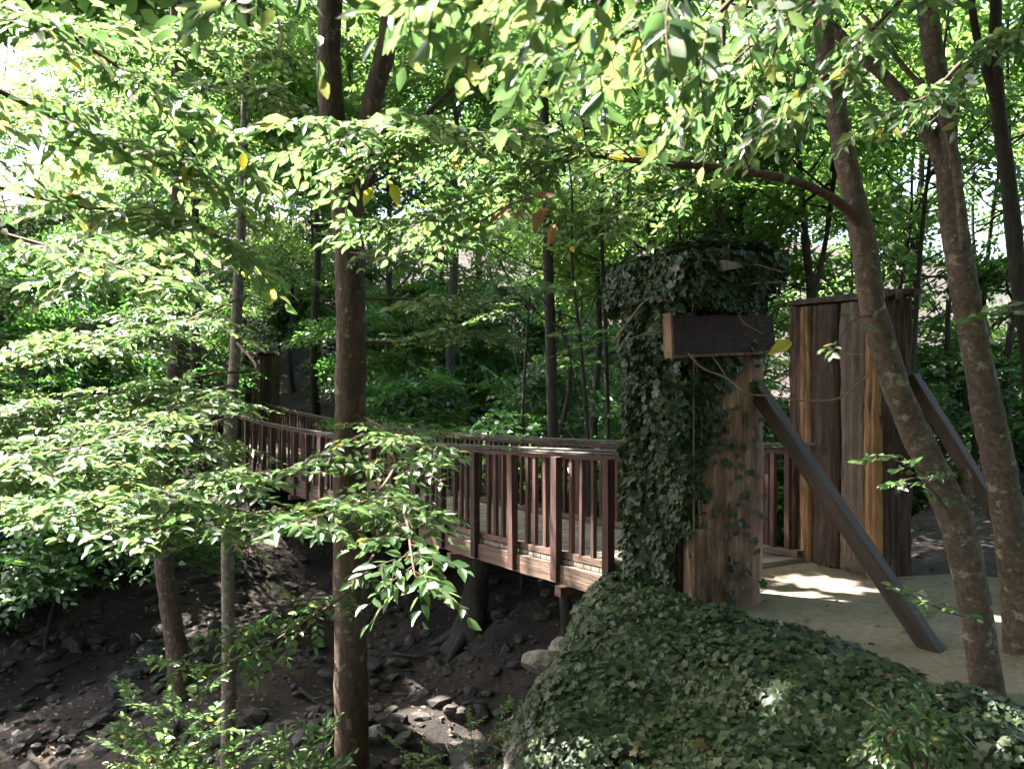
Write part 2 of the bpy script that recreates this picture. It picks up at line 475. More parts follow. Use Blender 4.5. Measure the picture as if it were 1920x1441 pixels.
for t in (T0-.02, (T0+T1)/2, T1+.02):
    strip(M['beam_wood'], 'stringer', br, t, -.135, .055, .09)
for t in (T0+.02, T1-.02):
    strip(M['beam_wood'], 'kerb_board', br, t, .045, .045, .03)
for q in np.arange(S0+1.2, S1-1, 2.4):
    mb = MB(); mb.box(st(q, (T0+T1)/2, zd(q)-.27), U*.05, W*((T1-T0)/2+.16), np.array([0, 0, .045]))
    mb.build('cross_bearer', M['beam_wood'], br)
for side, t in ((0, T0), (1, T1)):
    rail = strip(M['rail_wood'], 'railing', br, t, .985, .025, .022)
    rail['label'] = 'stained timber railing with ' + ('sunlit top nearer the rocks' if side == 0 else 'shaded balusters on the wood side')
    for dz, r in ((1.055, .012), (1.02, .009)):
        m = MB(); q = np.linspace(S0-.2, S1+.2, 50)
        m.tube([st(a, t-.05+(.1 if dz < 1.04 else 0), zd(a)+dz) for a in q], [r]*50, 6)
        c = m.build('cable', M['cable'], rail); c.location = -Vector(br.location)-Vector(rail.location)
    k = 0
    q = S0+.16
    while q < S1-.05:
        post = k % 5 == 2
        hw = RNG.uniform(.045, .058) if post else RNG.uniform(.019, .029)
        hd = .035 if post else .02
        m = MB()
        ln = np.array([RNG.normal(0, .006), RNG.normal(0, .006), 0])
        zb, zt = zd(q)+(-.2 if post else .06), zd(q)+(.97 if not post else .985)
        tt = t+(-.085 if post and side == 0 else .085 if post else RNG.normal(0, .006)) if post else t+RNG.normal(0, .006)
        lo, hi = st(q, tt, zb), st(q, tt, zt)+ln
        vs = [p+i*U*hw+j*W*hd for p in (lo, hi) for j in (-1, 1) for i in (-1, 1)]
        m.add(vs, [(0,2,3,1), (4,5,7,6), (0,1,5,4), (2,6,7,3), (0,4,6,2), (1,3,7,5)])
        o = m.build('post' if post else 'baluster', M['rail_wood'], rail)
        o.location = -Vector(br.location)-Vector(rail.location)
        q += .17*RNG.uniform(.86, 1.14); k += 1

# ------------------------------------------------------------------ pillars
def slab(mat, parent, o, wdir, ndir, w, th, z0, z1, bark=.02, name='slab_plank'):
    """vertical slab of a log: flat back, bulging ridged face; o = foot of the face's middle"""
    m = MB(); nw, nh = 12, 26
    ph = RNG.uniform(0, 6, 6)
    vs = []
    for i in range(nh):
        z = z0+(z1-z0)*i/(nh-1)
        for j in range(nw):
            a = -1+2*j/(nw-1)
            edge = w/2*(1+.05*math.sin(z*3+ph[0]+(1 if a > 0 else 2))+.025*math.sin(z*9+ph[1]))
            bul = th*(.55+.45*math.sqrt(max(0, 1-a*a*.95)))
            bul += bark*(math.sin(a*9+ph[2]+.6*math.sin(z*4))*.5+RNG.normal(0, .3))
            p = np.array(o, float)+wdir*a*edge+ndir*bul; p[2] = z
            vs.append(p)
    fs = [(i*nw+j, i*nw+j+1, (i+1)*nw+j+1, (i+1)*nw+j) for i in range(nh-1) for j in range(nw-1)]
    b0 = len(vs)
    for i in range(nh):
        z = z0+(z1-z0)*i/(nh-1)
        for a in (-1, 1):
            p = np.array(o, float)+wdir*a*w/2; p[2] = z; vs.append(p)
    for i in range(nh-1):
        fs.append((b0+i*2, i*nw, (i+1)*nw, b0+i*2+2)); fs.append((i*nw+nw-1, b0+i*2+1, b0+i*2+3, (i+1)*nw+nw-1))
        fs.append((b0+i*2+1, b0+i*2, b0+i*2+2, b0+i*2+3))
    fs.append(tuple([b0]+list(range(nw))+[b0+1])[::-1]); fs.append(tuple([b0+2*(nh-1)]+[(nh-1)*nw+j for j in range(nw)]+[b0+2*nh-1]))
    m.add(vs, fs)
    return m.build(name, mat, parent, True)

def core(parent, s0, s1, t0, t1, z0, z1):
    m = MB(); m.box(st((s0+s1)/2, (t0+t1)/2, (z0+z1)/2), U*(s1-s0)/2, W*(t1-t0)/2, np.array([0, 0, (z1-z0)/2]))
    return m.build('core_post', M['bark_dark'], parent)

def roof(parent, s0, s1, t0, t1, z, rise, mat, n=5):
    m = MB()
    for k in range(n):
        a, b = t0+(t1-t0)*k/n, t0+(t1-t0)*(k+1)/n-.012
        e0, e1 = s0+RNG.normal(0, .04), s1+RNG.normal(0, .04)
        zz = z+rise*(k+.5)/n+RNG.normal(0, .012)
        m.box(st((e0+e1)/2, (a+b)/2, zz), U*(e1-e0)/2, W*(b-a)/2+np.array([0, 0, rise/n/2]), np.array([0, 0, .028]), .008)
    return m.build('roof', mat, parent)

# pillar overgrown with ivy
pn = empty('bridge_pillar', st(4.7, 4.4, 0), 'ivy covered gate pillar of bark slabs carrying the dark board', 'pillar', 'gate pillars of the bridge')
core(pn, 4.78, 5.36, 4.18, 4.7, -.5, 2.42)
slab(M['slab_pink'], pn, st(4.78, 4.485, 0), W, -U, .6, .17, -.15, 2.42, .02)['label'] = 'broad rounded pinkish brown trunk slab'
slab(M['slab_pink'], pn, st(4.74, 4.2, 0), unit(W-U*.5), unit(-U-W*.5), .2, .13, -.2, .62, .02)['label'] = 'short bare slab at the pillar foot'
for k in range(3): slab(M['slab_bark'], pn, st(4.88+.2*k, 4.18, 0), U, -W, .19, .07, -.4, 2.42)
for k in range(3): slab(M['slab_grey'], pn, st(4.88+.2*k, 4.7, 0), U, W, .19, .06, -.1, 2.42)
roof(pn, 4.5, 5.42, 3.96, 4.8, 2.47, .03, M['slab_grey'])

# brace beams
def brace(parent, a, b, w, mat):
    m = MB(); a = np.array(a); b = np.array(b); L = np.linalg.norm(b-a)
    nseg = 24; vs = []
    for i in range(nseg):
        z = -L/2+L*i/(nseg-1)
        for x_, y_ in ((-1, -1), (1, -1), (1, 1), (-1, 1)):
            vs.append((x_*w*(1+RNG.normal(0, .02)), y_*w*(1+RNG.normal(0, .02)), z))
    fs = [(i*4+k, i*4+(k+1) % 4, (i+1)*4+(k+1) % 4, (i+1)*4+k) for i in range(nseg-1) for k in range(4)]
    fs += [(3, 2, 1, 0), tuple((nseg-1)*4+k for k in range(4))]
    m.add(vs, fs)
    o = m.build('brace', mat, parent, False, .008)
    o.location = Vector((a+b)/2)-Vector(parent.location)
    o.rotation_euler = Vector(b-a).to_track_quat('Z', 'Y').to_euler()
    return o
brace(pn, st(4.66, 4.67, 1.66), st(3.27, 4.86, -.06), .054, M['steel'])

# bare far side pillar
pf = empty('bridge_pillar', st(5.2, 6.5, 0), 'bare gate pillar of upright bark slabs with pale split edges', 'pillar', 'gate pillars of the bridge')
core(pf, 4.83, 5.7, 6.32, 6.66, -.4, 2.37)
def slabs_far(p, specs):
    for (sa, sb, mat, th, lab) in specs:
        o = slab(mat, p, st((sa+sb)/2, 6.32, 0), U, -W, abs(sb-sa), th, -.1, 2.37)
        if lab: o['label'] = lab
slabs_far(pf, [(5.63, 5.79, M['slab_bark'], .06, None), (5.5, 5.62, M['slab_pale'], .1, 'pale yellowish split edge'), (5.2, 5.49, M['slab_bark'], .09, None),
               (4.93, 5.19, M['slab_grey'], .07, 'greyed smooth slab'), (4.77, 4.92, M['slab_pale'], .09, 'orange brown slab without bark')])
slab(M['slab_bark'], pf, st(4.83, 6.36, 0), W, -U, .2, .08, -.1, 2.4)
slab(M['slab_bark'], pf, st(4.83, 6.57, 0), W, -U, .22, .08, -.1, 2.4)
for k in range(4): slab(M['slab_bark'], pf, st(4.93+.22*k, 6.66, 0), U, W, .21, .06, -.1, 2.37)
roof(pf, 4.72, 5.82, 6.22, 6.72, 2.4, .06, M['slab_bark'], 4)
brace(pf, st(4.74, 6.62, 1.72), st(3.58, 6.72, -.06), .054, M['steel'])

# portal on the other bank: two plainer pillars
for t0, lab in ((6.1, 'shadowed slab pillar where the bridge meets the opposite bank, beside its wood side railing'),
                (3.75, 'shadowed slab pillar at the opposite bridge end, beside the sunlit rail')):
    zb = hz(*st(27, t0+.3)[:2])
    pp = empty('bridge_pillar', st(27, t0+.3, zb), lab, 'pillar', 'pillars at the opposite bank')
    core(pp, 26.6, 27.5, t0+.06, t0+.54, zb-.4, zb+2.6)
    for k in range(3): slab(M['slab_bark'], pp, st(26.75+.3*k, t0+.06, 0), U, -W, .29, .08, zb-.2, zb+2.6)
    for k in range(2): slab(M['slab_bark'], pp, st(26.6, t0+.18+.25*k, 0), W, -U, .24, .08, zb-.2, zb+2.62)
    roof(pp, 26.4, 27.7, t0-.1, t0+.7, zb+2.65, .04, M['slab_bark'], 4)

# name board under the eaves
m = MB(); nx, ny = 26, 8
a, b = st(4.56, 3.8, 1.983), st(4.6, 4.79, 2.033)
d = unit(b-a); nrm = unit(np.cross([0, 0, 1], d)); nrm = nrm if np.dot(nrm, -U) > 0 else -nrm
upv = unit(np.cross(nrm, d)); upv = upv if upv[2] > 0 else -upv
ln = np.linalg.norm(b-a); hh = .132; th = .035
for sgn in (1, -1):
    vs = [a+d*ln*i/(nx-1)+upv*(hh*(2*j/(ny-1)-1)*(1+.03*math.sin(i*.7+j)))+nrm*sgn*(th+(RNG.normal(0, .0025) if sgn == 1 else 0)) for i in range(nx) for j in range(ny)]
    fs = [(i*ny+j, (i+1)*ny+j, (i+1)*ny+j+1, i*ny+j+1)[::sgn] for i in range(nx-1) for j in range(ny-1)]
    m.add(vs, fs)
off = nx*ny
rim = [i*ny for i in range(nx)]+[(nx-1)*ny+j for j in range(1, ny)]+[i*ny+ny-1 for i in range(nx-2, -1, -1)]+[j for j in range(ny-2, 0, -1)]
m.f.extend([(rim[i], rim[(i+1) % len(rim)], rim[(i+1) % len(rim)]+off, rim[i]+off) for i in range(len(rim))])
sgn_e = empty('sign_board', st(4.6, 4.3, 1.87), 'dark weathered wooden board fixed under the ivy roof of the pillar', 'sign')
m.build('board', M['sign_wood'], sgn_e)
m = MB(); m.box((a+b)/2-upv*(hh+.012)+nrm*.004, d*ln/2, nrm*.04, upv*.01); m.box(a-d*.012, d*.01, nrm*.04, upv*(hh+.02))
m.build('edge_strip', M['slab_pink'], sgn_e)

# ------------------------------------------------------------------ ivy
def ivy_on(LV, o, ud, vd, nd, ulen, vlen, n, mask=None, depth=.1, leaf=.05, hang=True, lift=.0, dome=0):
    u = RNG.random(n)*ulen; v = RNG.random(n)*vlen
    keep = np.ones(n, bool) if mask is None else mask(u, v)
    u, v = u[keep], v[keep]; n = len(u)
    lump = .5+.5*np.sin(u*9+1.3*np.sin(v*5))*np.sin(v*8+np.sin(u*6))
    dp = (lift(u, v) if callable(lift) else lift)+depth*(.25+.75*lump)*RNG.uniform(.3, 1, n)
    if dome: dp = dp+dome*np.exp(-((u/ulen-.3)**2/.16+(v/vlen-.62)**2/.14))*RNG.uniform(.5, 1, n)
    P = o+np.outer(u, ud)+np.outer(v, vd)+np.outer(dp, nd)
    if hang:
        A = np.array([0, 0, -1.])+nd*.35+RNG.normal(0, .38, (n, 3)); Nn = nd+np.array([0, 0, .55])+RNG.normal(0, .33, (n, 3))
    else:
        A = RNG.normal(0, 1, (n, 3))*[1, 1, .25]+nd*.1; Nn = nd+RNG.normal(0, .35, (n, 3))
    LV.add(P, A, Nn, leaf*RNG.uniform(.45, 1.45, n), RNG.uniform(.8, 1.1, n))
def ivy_lump(LV, c, r, n, leaf=.05):
    d = unit(RNG.normal(0, 1, (n, 3))); d = d[d[:, 2] > -.75]; n = len(d)
    P = c+(d*np.array(r)*RNG.uniform(.75, 1.08, (n, 1)))@np.array([U, W, [0, 0, 1.]])
    Nn = d@np.array([U, W, [0, 0, 1.]])
    A = np.array([0, 0, -1.])+Nn*.4+RNG.normal(0, .45, (n, 3))
    LV.add(P, A, Nn+np.array([0, 0, .5])+RNG.normal(0, .35, (n, 3)), leaf*RNG.uniform(.45, 1.45, n), RNG.uniform(.8, 1.1, n))
iv = empty('climbing_ivy', st(5.1, 4.0, -.1), 'dark green ivy climbing the slab pillar up over its roof', 'ivy')
LV = Leaves()
UP = np.array([0, 0, 1.])
# outer face
ivy_on(LV, st(4.66, 4.08, -.35), U, UP, -W, .72, 2.9, 7000, lambda u, v: (u > .16) | (v > .9), .13)
# face towards the path: ivy fades to the right and to the foot
def mface(t, z):
    z = z-.1
    lim = np.interp(z, [0, .35, .6, .8, 1.1, 1.4, 1.75, 2.0, 2.6], [-.1, -.1, -.02, .08, .13, .18, .3, .46, .66])+.05*np.sin(z*11)+.03*np.sin(z*23)
    return (t < lim+RNG.normal(0, .05, len(t))) | ((np.abs(t-.33-.03*np.sin(z*7)) < .05) & (z < .9) & (RNG.random(len(t)) < .1)) | (RNG.random(len(t)) < .03)
ivy_on(LV, st(4.7, 4.08, -.1), W, UP, -U, .66, 2.6, 5600, mface, .07, lift=lambda u, v: -.01+.1*np.sqrt(np.clip(1-((u-.44)/.36)**2, 0, 1)))
# corner roll
ivy_on(LV, st(4.76, 4.08, .85), unit(-U*.6+W), UP, unit(-U-W), .13, 1.75, 1700, None, .1)
# back face / deck side, and round the roof
ivy_on(LV, st(5.36, 4.05, 0), W, UP, U, .6, 2.5, 1300, None, .1)
ivy_on(LV, st(4.47, 3.94, 2.5), U, W, UP, .98, .86, 4200, None, .14, hang=False, dome=.2)
ivy_on(LV, st(4.47, 3.96, 2.28), U, UP, -W, .98, .28, 1500, None, .1)
ivy_on(LV, st(4.5, 3.92, 2.2), W, UP, -U, .9, .4, 1500, lambda u, v: (u < .6) | (v > .26), .08)
ivy_on(LV, st(4.5, 4.8, 2.4), U, UP, W, .95, .16, 300, None, .07)
ivy_on(LV, st(5.43, 3.95, 2.2), W, UP, U, .85, .4, 700, None, .12)
for c, r, k in ((st(4.78, 4.45, 2.54), (.3, .36, .16), 900), (st(5.05, 4.3, 2.5), (.34, .36, .17), 1100), (st(4.62, 4.15, 2.42), (.2, .26, .2), 500), (st(5.2, 4.08, 2.3), (.2, .14, .22), 600),
                (st(4.66, 4.62, 2.42), (.24, .24, .16), 420), (st(4.95, 4.02, 1.5), (.3, .12, .5), 700), (st(5.2, 4.04, .9), (.22, .1, .5), 600), (st(5.15, 4.03, .4), (.2, .12, .5), 600), (st(4.85, 4.0, 2.05), (.3, .13, .3), 500)):
    ivy_lump(LV, c, r, k)
link('leaves', LV.mesh('pillar_ivy_leaves', T_IVY), M['ivy'], iv)
mb = MB()
for k in range(16):
    t = RNG.uniform(4.1, 4.6); z = 0
    face = RNG.random() < .5
    pts = []
    for z in np.linspace(-.1, RNG.uniform(1.4, 2.4), 9):
        t += RNG.normal(0, .03)
        pts.append(st(4.66, min(max(t, 4.1), 4.62), z) if face else st(4.75+(t-4.1)*1.2, 4.07, z))
    mb.tube(pts, np.linspace(.012, .005, 9), 5, 0, True, 3)
for (pp_) in ([(1150,640),(1180,600),(1215,560),(1260,565)], [(1262,612),(1200,628),(1165,640)], [(1465,528),(1400,532),(1340,545),(1290,575)], [(1380,560),(1390,600),(1430,625)], [(1468,510),(1410,495),(1350,500)]):
    mb.tube([at(x, y, 5.85+.25*(x-1150)/300) for x, y in pp_], np.linspace(.008, .004, len(pp_)), 5, 0, True, 4)
mb.build('stems', M['vine'], iv)

# dry tendrils hanging across the brace
tv = empty('dry_vine', at(1300, 672, 6.0), 'bare dry tendril looping from the board towards the slab pillar', 'vine')
mb = MB()
mb.tube([at(x, y, d) for x, y, d in ((1290,662,5.85),(1318,690,5.85),(1362,708,5.9),(1395,735,5.9),(1440,742,5.95),(1505,750,6.0),(1565,748,6.0),(1600,728,6.0),(1640,690,5.6))], [.007]*9, 5, .1, True, 5)
mb.tube([at(x, y, d) for x, y, d in ((1362,708,5.9),(1352,690,5.9),(1335,668,5.9))], [.004]*3, 4, 0, True, 3)
mb.tube([at(x, y, d) for x, y, d in ((1510,655,6.2),(1570,660,6.1),(1620,665,5.8))], [.004]*3, 4, 0, True, 3)
mb.build('tendril', M['vine'], tv)

# ground ivy over the bank below the pillar
LV = Leaves()
n = 80000
s = RNG.uniform(1.2, 6.6, n); t = RNG.uniform(1.2, 4.5, n)
edge = np.interp(t, [1, 2.3, 3.3, 4.2, 7], [2.4, 3.5, 4.75, 5.7, 6.0])
rt = 4.05+.10*np.sin(s*2.3)+.07*np.sin(s*6.1)-.045*np.clip(4-s, 0, 9)
keep = (s < edge+.5+RNG.normal(0, .15, n)) & ((t < rt+RNG.normal(0, .06, n)) | ((s > 4.95) & (t < 4.45)))
s, t = s[keep], t[keep]; n = len(s)
x = U[0]*s+W[0]*t; y = U[1]*s+W[1]*t
e = .04
zx = (H(x+e, y)-H(x-e, y))/(2*e); zy = (H(x, y+e)-H(x, y-e))/(2*e)
Nn = unit(np.stack([-zx, -zy, np.ones(n)], -1))
lump = .5+.5*np.sin(x*8+np.sin(y*5))*np.sin(y*9+np.sin(x*7))
P = np.stack([x, y, H(x, y)], -1)+Nn*(.02+.13*(.3+.7*lump)*RNG.uniform(.3, 1, n))[:, None]
toC = unit(np.array([-.25, -.8, .1]))
A = np.array([0, -.35, -.35])+RNG.normal(0, .5, (n, 3)); A -= Nn*(A*Nn).sum(1)[:, None]*.8
LV.add(P, A, Nn+np.array([-.1, -.5, .15])+RNG.normal(0, .36, (n, 3)), .042*RNG.uniform(.45, 1.5, n), RNG.uniform(.8, 1.1, n))
tag(link('ivy_ground_cover', LV.mesh('ground_ivy_leaves', T_IVY), M['ivy']), 'thick dark ivy carpeting the bank below the pillar', 'ivy', None, 'stuff')

# ------------------------------------------------------------------ gaps cut in the crowns along the sun to light chosen spots
SUN_CUTS = []   # (point, radius, share of leaves kept)
def sun_cut(px, py, d, r, keep=0): SUN_CUTS.append((at(px, py, d), r, keep))
for (px, py, d, r) in ((120,880,4.2,.8), (330,930,3.8,.7), (520,950,3.8,.6), (690,960,3.6,.6), (780,1050,3.4,.35), (350,760,4.5,.7), (200,700,6,.8),
                       (60,600,7,.9), (350,320,3,.8), (450,470,3,.7), (100,300,4,1.5), (550,330,4,.6), (300,1350,5.2,.55), (480,1240,4.2,.3), (560,1170,4,.3),
                       (585,800,15,.5), (500,790,17,.4), (760,830,11.5,.25), (730,1180,12.2,.42), (760,1270,10.8,.2), (1540,1085,7.1,.22), (1590,1100,6.9,.2), (1460,1108,6.7,.14), (1880,1165,5.9,.16), (1700,1195,5.6,.09), (1610,1140,6.3,.1), (1830,1230,5.2,.08), (1530,1120,6.6,.1), (1080,990,7.9,.22), (830,950,9.8,.22), (1000,975,8.4,.15),
                       (1770,1160,6,.1), (1450,1300,4.3,.1), (1480,1345,4.2,.07), (1045,1240,5.9,.12), (205,1060,13,.3), (100,1140,13,.3), (690,1380,8,.25), (20,890,14,.6), (640,700,26,1.0), 
                       (900,560,9,.5), (760,990,10.5,.3), (900,950,9,.2), (960,960,8.6,.2), (1850,940,9,.5), (1430,640,6,.1), (1660,880,4,.25), (60,150,4.5,1.2), (150,300,3,.9), (-20,450,5,1.5), (250,850,4.6,.8), (100,750,6,.7), (430,1330,5,.5), (1380,140,2.4,.15), (1540,160,2.5,.12), (1750,150,3,.2), (1180,280,4,.2), (850,350,3.8,.4)):
    sun_cut(px, py, d, r)
for q in ((1780,500,14,1.5,.1), (1650,350,16,1.6,.1), (1850,750,12,1,.1), (1300,300,16,1.6,.1), (1120,250,16,1.6,.1), (1500,250,16,1.5,.1), (950,60,1.7,.4,.3), (1150,80,1.8,.4,.3), (1350,120,2.2,.4,.3), (1500,200,2.5,.4,.3), (1700,180,3,.4,.3), (1150,300,4,.5,.2), (800,330,3.8,.5,.2)): sun_cut(*q)
def cut_for_sun(P):  # drops crown leaves that would block the sun from the chosen spots
    m = np.ones(len(P), bool)
    for c, r, kp in SUN_CUTS:
        q = P-c; a = q@SUN
        perp = np.linalg.norm(q-np.outer(a, SUN), axis=1)
        m &= ~((a > 1.4) & (perp < r+.01*a) & (RNG.random(len(P)) >= kp))
    return m

# ------------------------------------------------------------------ trees around the bridge
def trunk_px(mb, pts, d, base=None, ztop=None, seg=14, rough=.035, sub=6):
    """pts: (px, py, width px) from top to bottom, at distance d (or d per point)"""
    P, R = [], []
    for q in pts:
        dd = q[3] if len(q) > 3 else d
        P.append(at(q[0], q[1], dd)); R.append(q[2]/2*dd/F)
    if ztop is not None:
        v = unit(P[0]-P[2]); v = unit(v+[0, 0, .8])
        k = (ztop-P[0][2])/v[2]
        P = [P[0]+v*k, P[0]+v*k*.5]+P; R = [R[0]*.35, R[0]*.75]+R
    if base is None:
        z = hz(P[-1][0], P[-1][1])
        if P[-1][2] > z:
            P.append(np.array([P[-1][0]+.02, P[-1][1], z-.25])); R.append(R[-1]*1.25)
    mb.tube(P, R, seg, rough, True, sub)
    return P, R

def near_tree(name, label, cat, pts, d, mat, ztop, group=None, extra=(), crown_at=None, leaf_objs=None):
    mb = MB()
    P, R = trunk_px(mb, pts, d, None, ztop)
    for q in extra: q(mb, P)
    foot = P[-1].copy(); foot[2] = hz(foot[0], foot[1])
    t = empty(name, foot, label, cat, group)
    if crown_at is not None:
        for (c, r, n) in crown_at:
            c = np.array(c, float); top = P[0]
            k = len(P)//3
            for j in range(5):
                a = unit(RNG.normal(0, 1, 3))*np.array(r)*.6; a[2] = abs(a[2])*.4
                s0 = P[0]*(.4+.1*j)+P[1]*(.6-.1*j)
                mb.tube([s0, s0*.5+(c+a)*.5+[0, 0, .3], c+a], [R[1]*.5, R[1]*.3, .015], 6, .05, True, 4)
        LV = Leaves()
        for (c, r, n) in crown_at: crown(LV, c, r, n, .19, .3)
        LV.filter(cut_for_sun)
        link('crown', LV.mesh(name+'_crown', T_FAR), M['leaf_far'], t)
    o = mb.build('trunk', mat, t, True)
    return t
def branch_part(tree, specs, leaf_mat_='leaf', bname='branch', lname='leaves', bmat='twig'):
    """leafy branches of a tree: each spec = (points px/py/d, r0, n twigs, twig length, leaf, kwargs)"""
    for (pts, r0, ntw, twl, leaf, kw) in specs:
        LV = Leaves(); mb = MB()
        leafy(LV, mb, [at(*p) for p in pts], r0, ntw, twl, leaf, **kw)
        o = mb.build(bname, M[bmat], tree, True)
        l = link(lname, LV.mesh(lname, T_NEAR), M[leaf_mat_], tree)
        l.parent = o; l.location = (0, 0, 0)

def limb(pts, d):
    def f(mb, P):
        mb.tube([at(x, y, (q[0] if q else d)) for x, y, w, *q in pts], [w/2*d/F for x, y, w, *q in pts], 10, .05, True, 5)
    return f
t1 = near_tree('beech_tree', 'thick straight brown trunk standing before the bridge railing, forking high up', 'tree',
    [(622,-60,44), (617,60,44), (617,150,46), (628,260,50), (645,360,54), (655,470,56), (658,600,56), (657,760,58), (655,900,60), (656,1050,60), (658,1250,62), (660,1441,64), (662,1700,74)],
    6.0, M['bark_brown'], 9.5, extra=(limb([(655,420,44), (674,300,40), (698,190,38), (724,90,36), (740,0,36), (765,-120,30), (800,-420,14)], 6.0), limb([(660,430,16), (700,330,13), (770,245,11), (840,175,9), (905,110,6)], 6.3)),
    crown_at=[((-2.4, 6.6, 10.5), (4.0, 3.2, 2.6), 350), ((-2.3, 7.1, 6.4), (2.0, 1.6, .7), 150), ((-.2, 8.8, 7.2), (2.0, 1.8, .8), 130)])  # lower crown lobes added out of view to shade the bank and pillar
t2 = near_tree('beech_tree', 'crooked brown trunk rising from the stones with one sunlit edge', 'tree',
    [(330,-60,22), (333,150,24), (331,300,25), (333,430,27), (337,560,30), (334,640,31), (324,730,31), (311,840,31), (304,960,32), (308,1060,34), (322,1160,36), (337,1255,44)],
    12.0, M['bark_brown'], 12, crown_at=[((-8.6, 14.5, 13.2), (4, 3.4, 2.6), 400), ((-9.5, 14.5, 10.5), (2.6, 2.2, 1.5), 120), ((-8, 13.5, 9.1), (3.4, 2.6, .9), 210)])  # lower lobes added out of view to keep sun off the ravine floor
t3 = near_tree('beech_tree', 'slender pale grey trunk, thinnest of those before the bridge', 'tree',
    [(458,250,15), (452,420,17), (445,560,20), (440,680,21), (431,800,22), (428,930,22), (427,1080,24), (429,1220,25), (427,1441,27), (426,1640,30)],
    7.5, M['bark_grey'], 9, crown_at=[((-3.5, 9, 10), (3, 3, 2.2), 200)])
t4 = near_tree('beech_tree', 'curved mottled trunk leaning across the slab pillar and path, with the arching limb', 'tree',
    [(1535,-80,34), (1545,60,36), (1560,170,38), (1578,260,40), (1598,360,42), (1622,470,46), (1640,590,47), (1682,730,50), (1735,850,54), (1790,970,62), (1822,1100,58), (1842,1230,58), (1862,1360,62), (1880,1500,68), (1890,1640,74)],
    4.5, M['bark_mottled'], 8.5, extra=(limb([(1795,985,40), (1806,930,34), (1808,890,22), (1806,872,6)], 4.5),),
    crown_at=[((-.6, 6.6, 9), (3.2, 2.8, 1.8), 240)])
t5 = near_tree('beech_tree', 'tall mottled trunk beside the leaning one, joined by a pale slanting limb', 'tree',
    [(1732,-80,36), (1745,60,38), (1758,150,38), (1772,260,42), (1786,400,48), (1806,530,50), (1832,670,52), (1858,800,56), (1882,920,58), (1900,1040,60), (1912,1150,62), (1922,1300,66), (1930,1420,72)],
    5.2, M['bark_mottled'], 9.5, extra=(limb([(1500,-20,16), (1560,50,20), (1610,100,22), (1665,150,24), (1715,215,26), (1755,280,30), (1785,370,34)], 5.2),
                                       limb([(1620,30,8), (1690,120,10), (1750,190,12), (1785,280,14), (1800,380,16), (1806,470,12)], 5.0)),
    crown_at=[((1.5, 8.5, 9.8), (3.4, 3.0, 2.0), 240)])
t6 = near_tree('beech_tree', 'dark twin stem at the edge of the wood beyond the two mottled trunks', 'tree',
    [(1868,-60,20), (1866,60,22), (1868,150,26), (1876,240,26), (1890,330,28), (1902,450,30), (1915,560,30), (1935,700,32), (1950,900,34), (1960,1100,36)],
    7.6, M['bark_dark'], 10.5, extra=(limb([(1815,-60,12), (1828,50,14), (1846,120,16), (1866,190,18)], 7.6),), crown_at=[((4.5, 10.5, 11), (3.6, 3.2, 2.2), 130)])

# arching limb of the leaning trunk, with twigs
branch_part(t4, [
    ([(1628,470,4.5), (1600,405,4.45), (1545,362,4.4), (1470,334,4.3), (1340,314,4.2), (1230,304,4.1), (1100,286,4.0), (1010,266,3.9), (930,262,3.8), (830,268,3.7), (740,278,3.6), (640,310,3.5)], .028, 26, .55, .085, dict(start=.42, droop=.2, tilt=.55)),
    ([(930,262,3.8), (860,240,3.5), (760,225,3.3), (640,235,3.1), (540,225,2.9)], .009, 12, .5, .09, dict(droop=.25, tilt=.6)),
    ([(1100,286,4.0), (1000,330,3.9), (900,370,3.8), (800,400,3.7), (690,420,3.6)], .008, 14, .5, .085, dict(droop=.2, tilt=.5)),
    ([(1340,314,4.2), (1240,370,4.2), (1130,400,4.2), (1040,415,4.2)], .008, 10, .45, .075, dict(droop=.2, tilt=.5)),
    ([(1640,590,4.5), (1600,600,4.2), (1560,660,4.0)], .006, 2, .16, .07, dict(second=False, tilt=.8)),
    ([(1760,900,4.5), (1700,870,4.1), (1640,850,3.9)], .006, 4, .2, .07, dict(second=False, tilt=.8)),
    ([(1790,970,4.5), (1730,900,4.0), (1680,905,3.9)], .006, 4, .2, .07, dict(second=False, tilt=.8)),
    ([(1850,1160,4.5), (1790,1150,4.1), (1720,1120,3.9), (1680,1100,3.8)], .006, 5, .2, .07, dict(second=False, tilt=.8)),
])
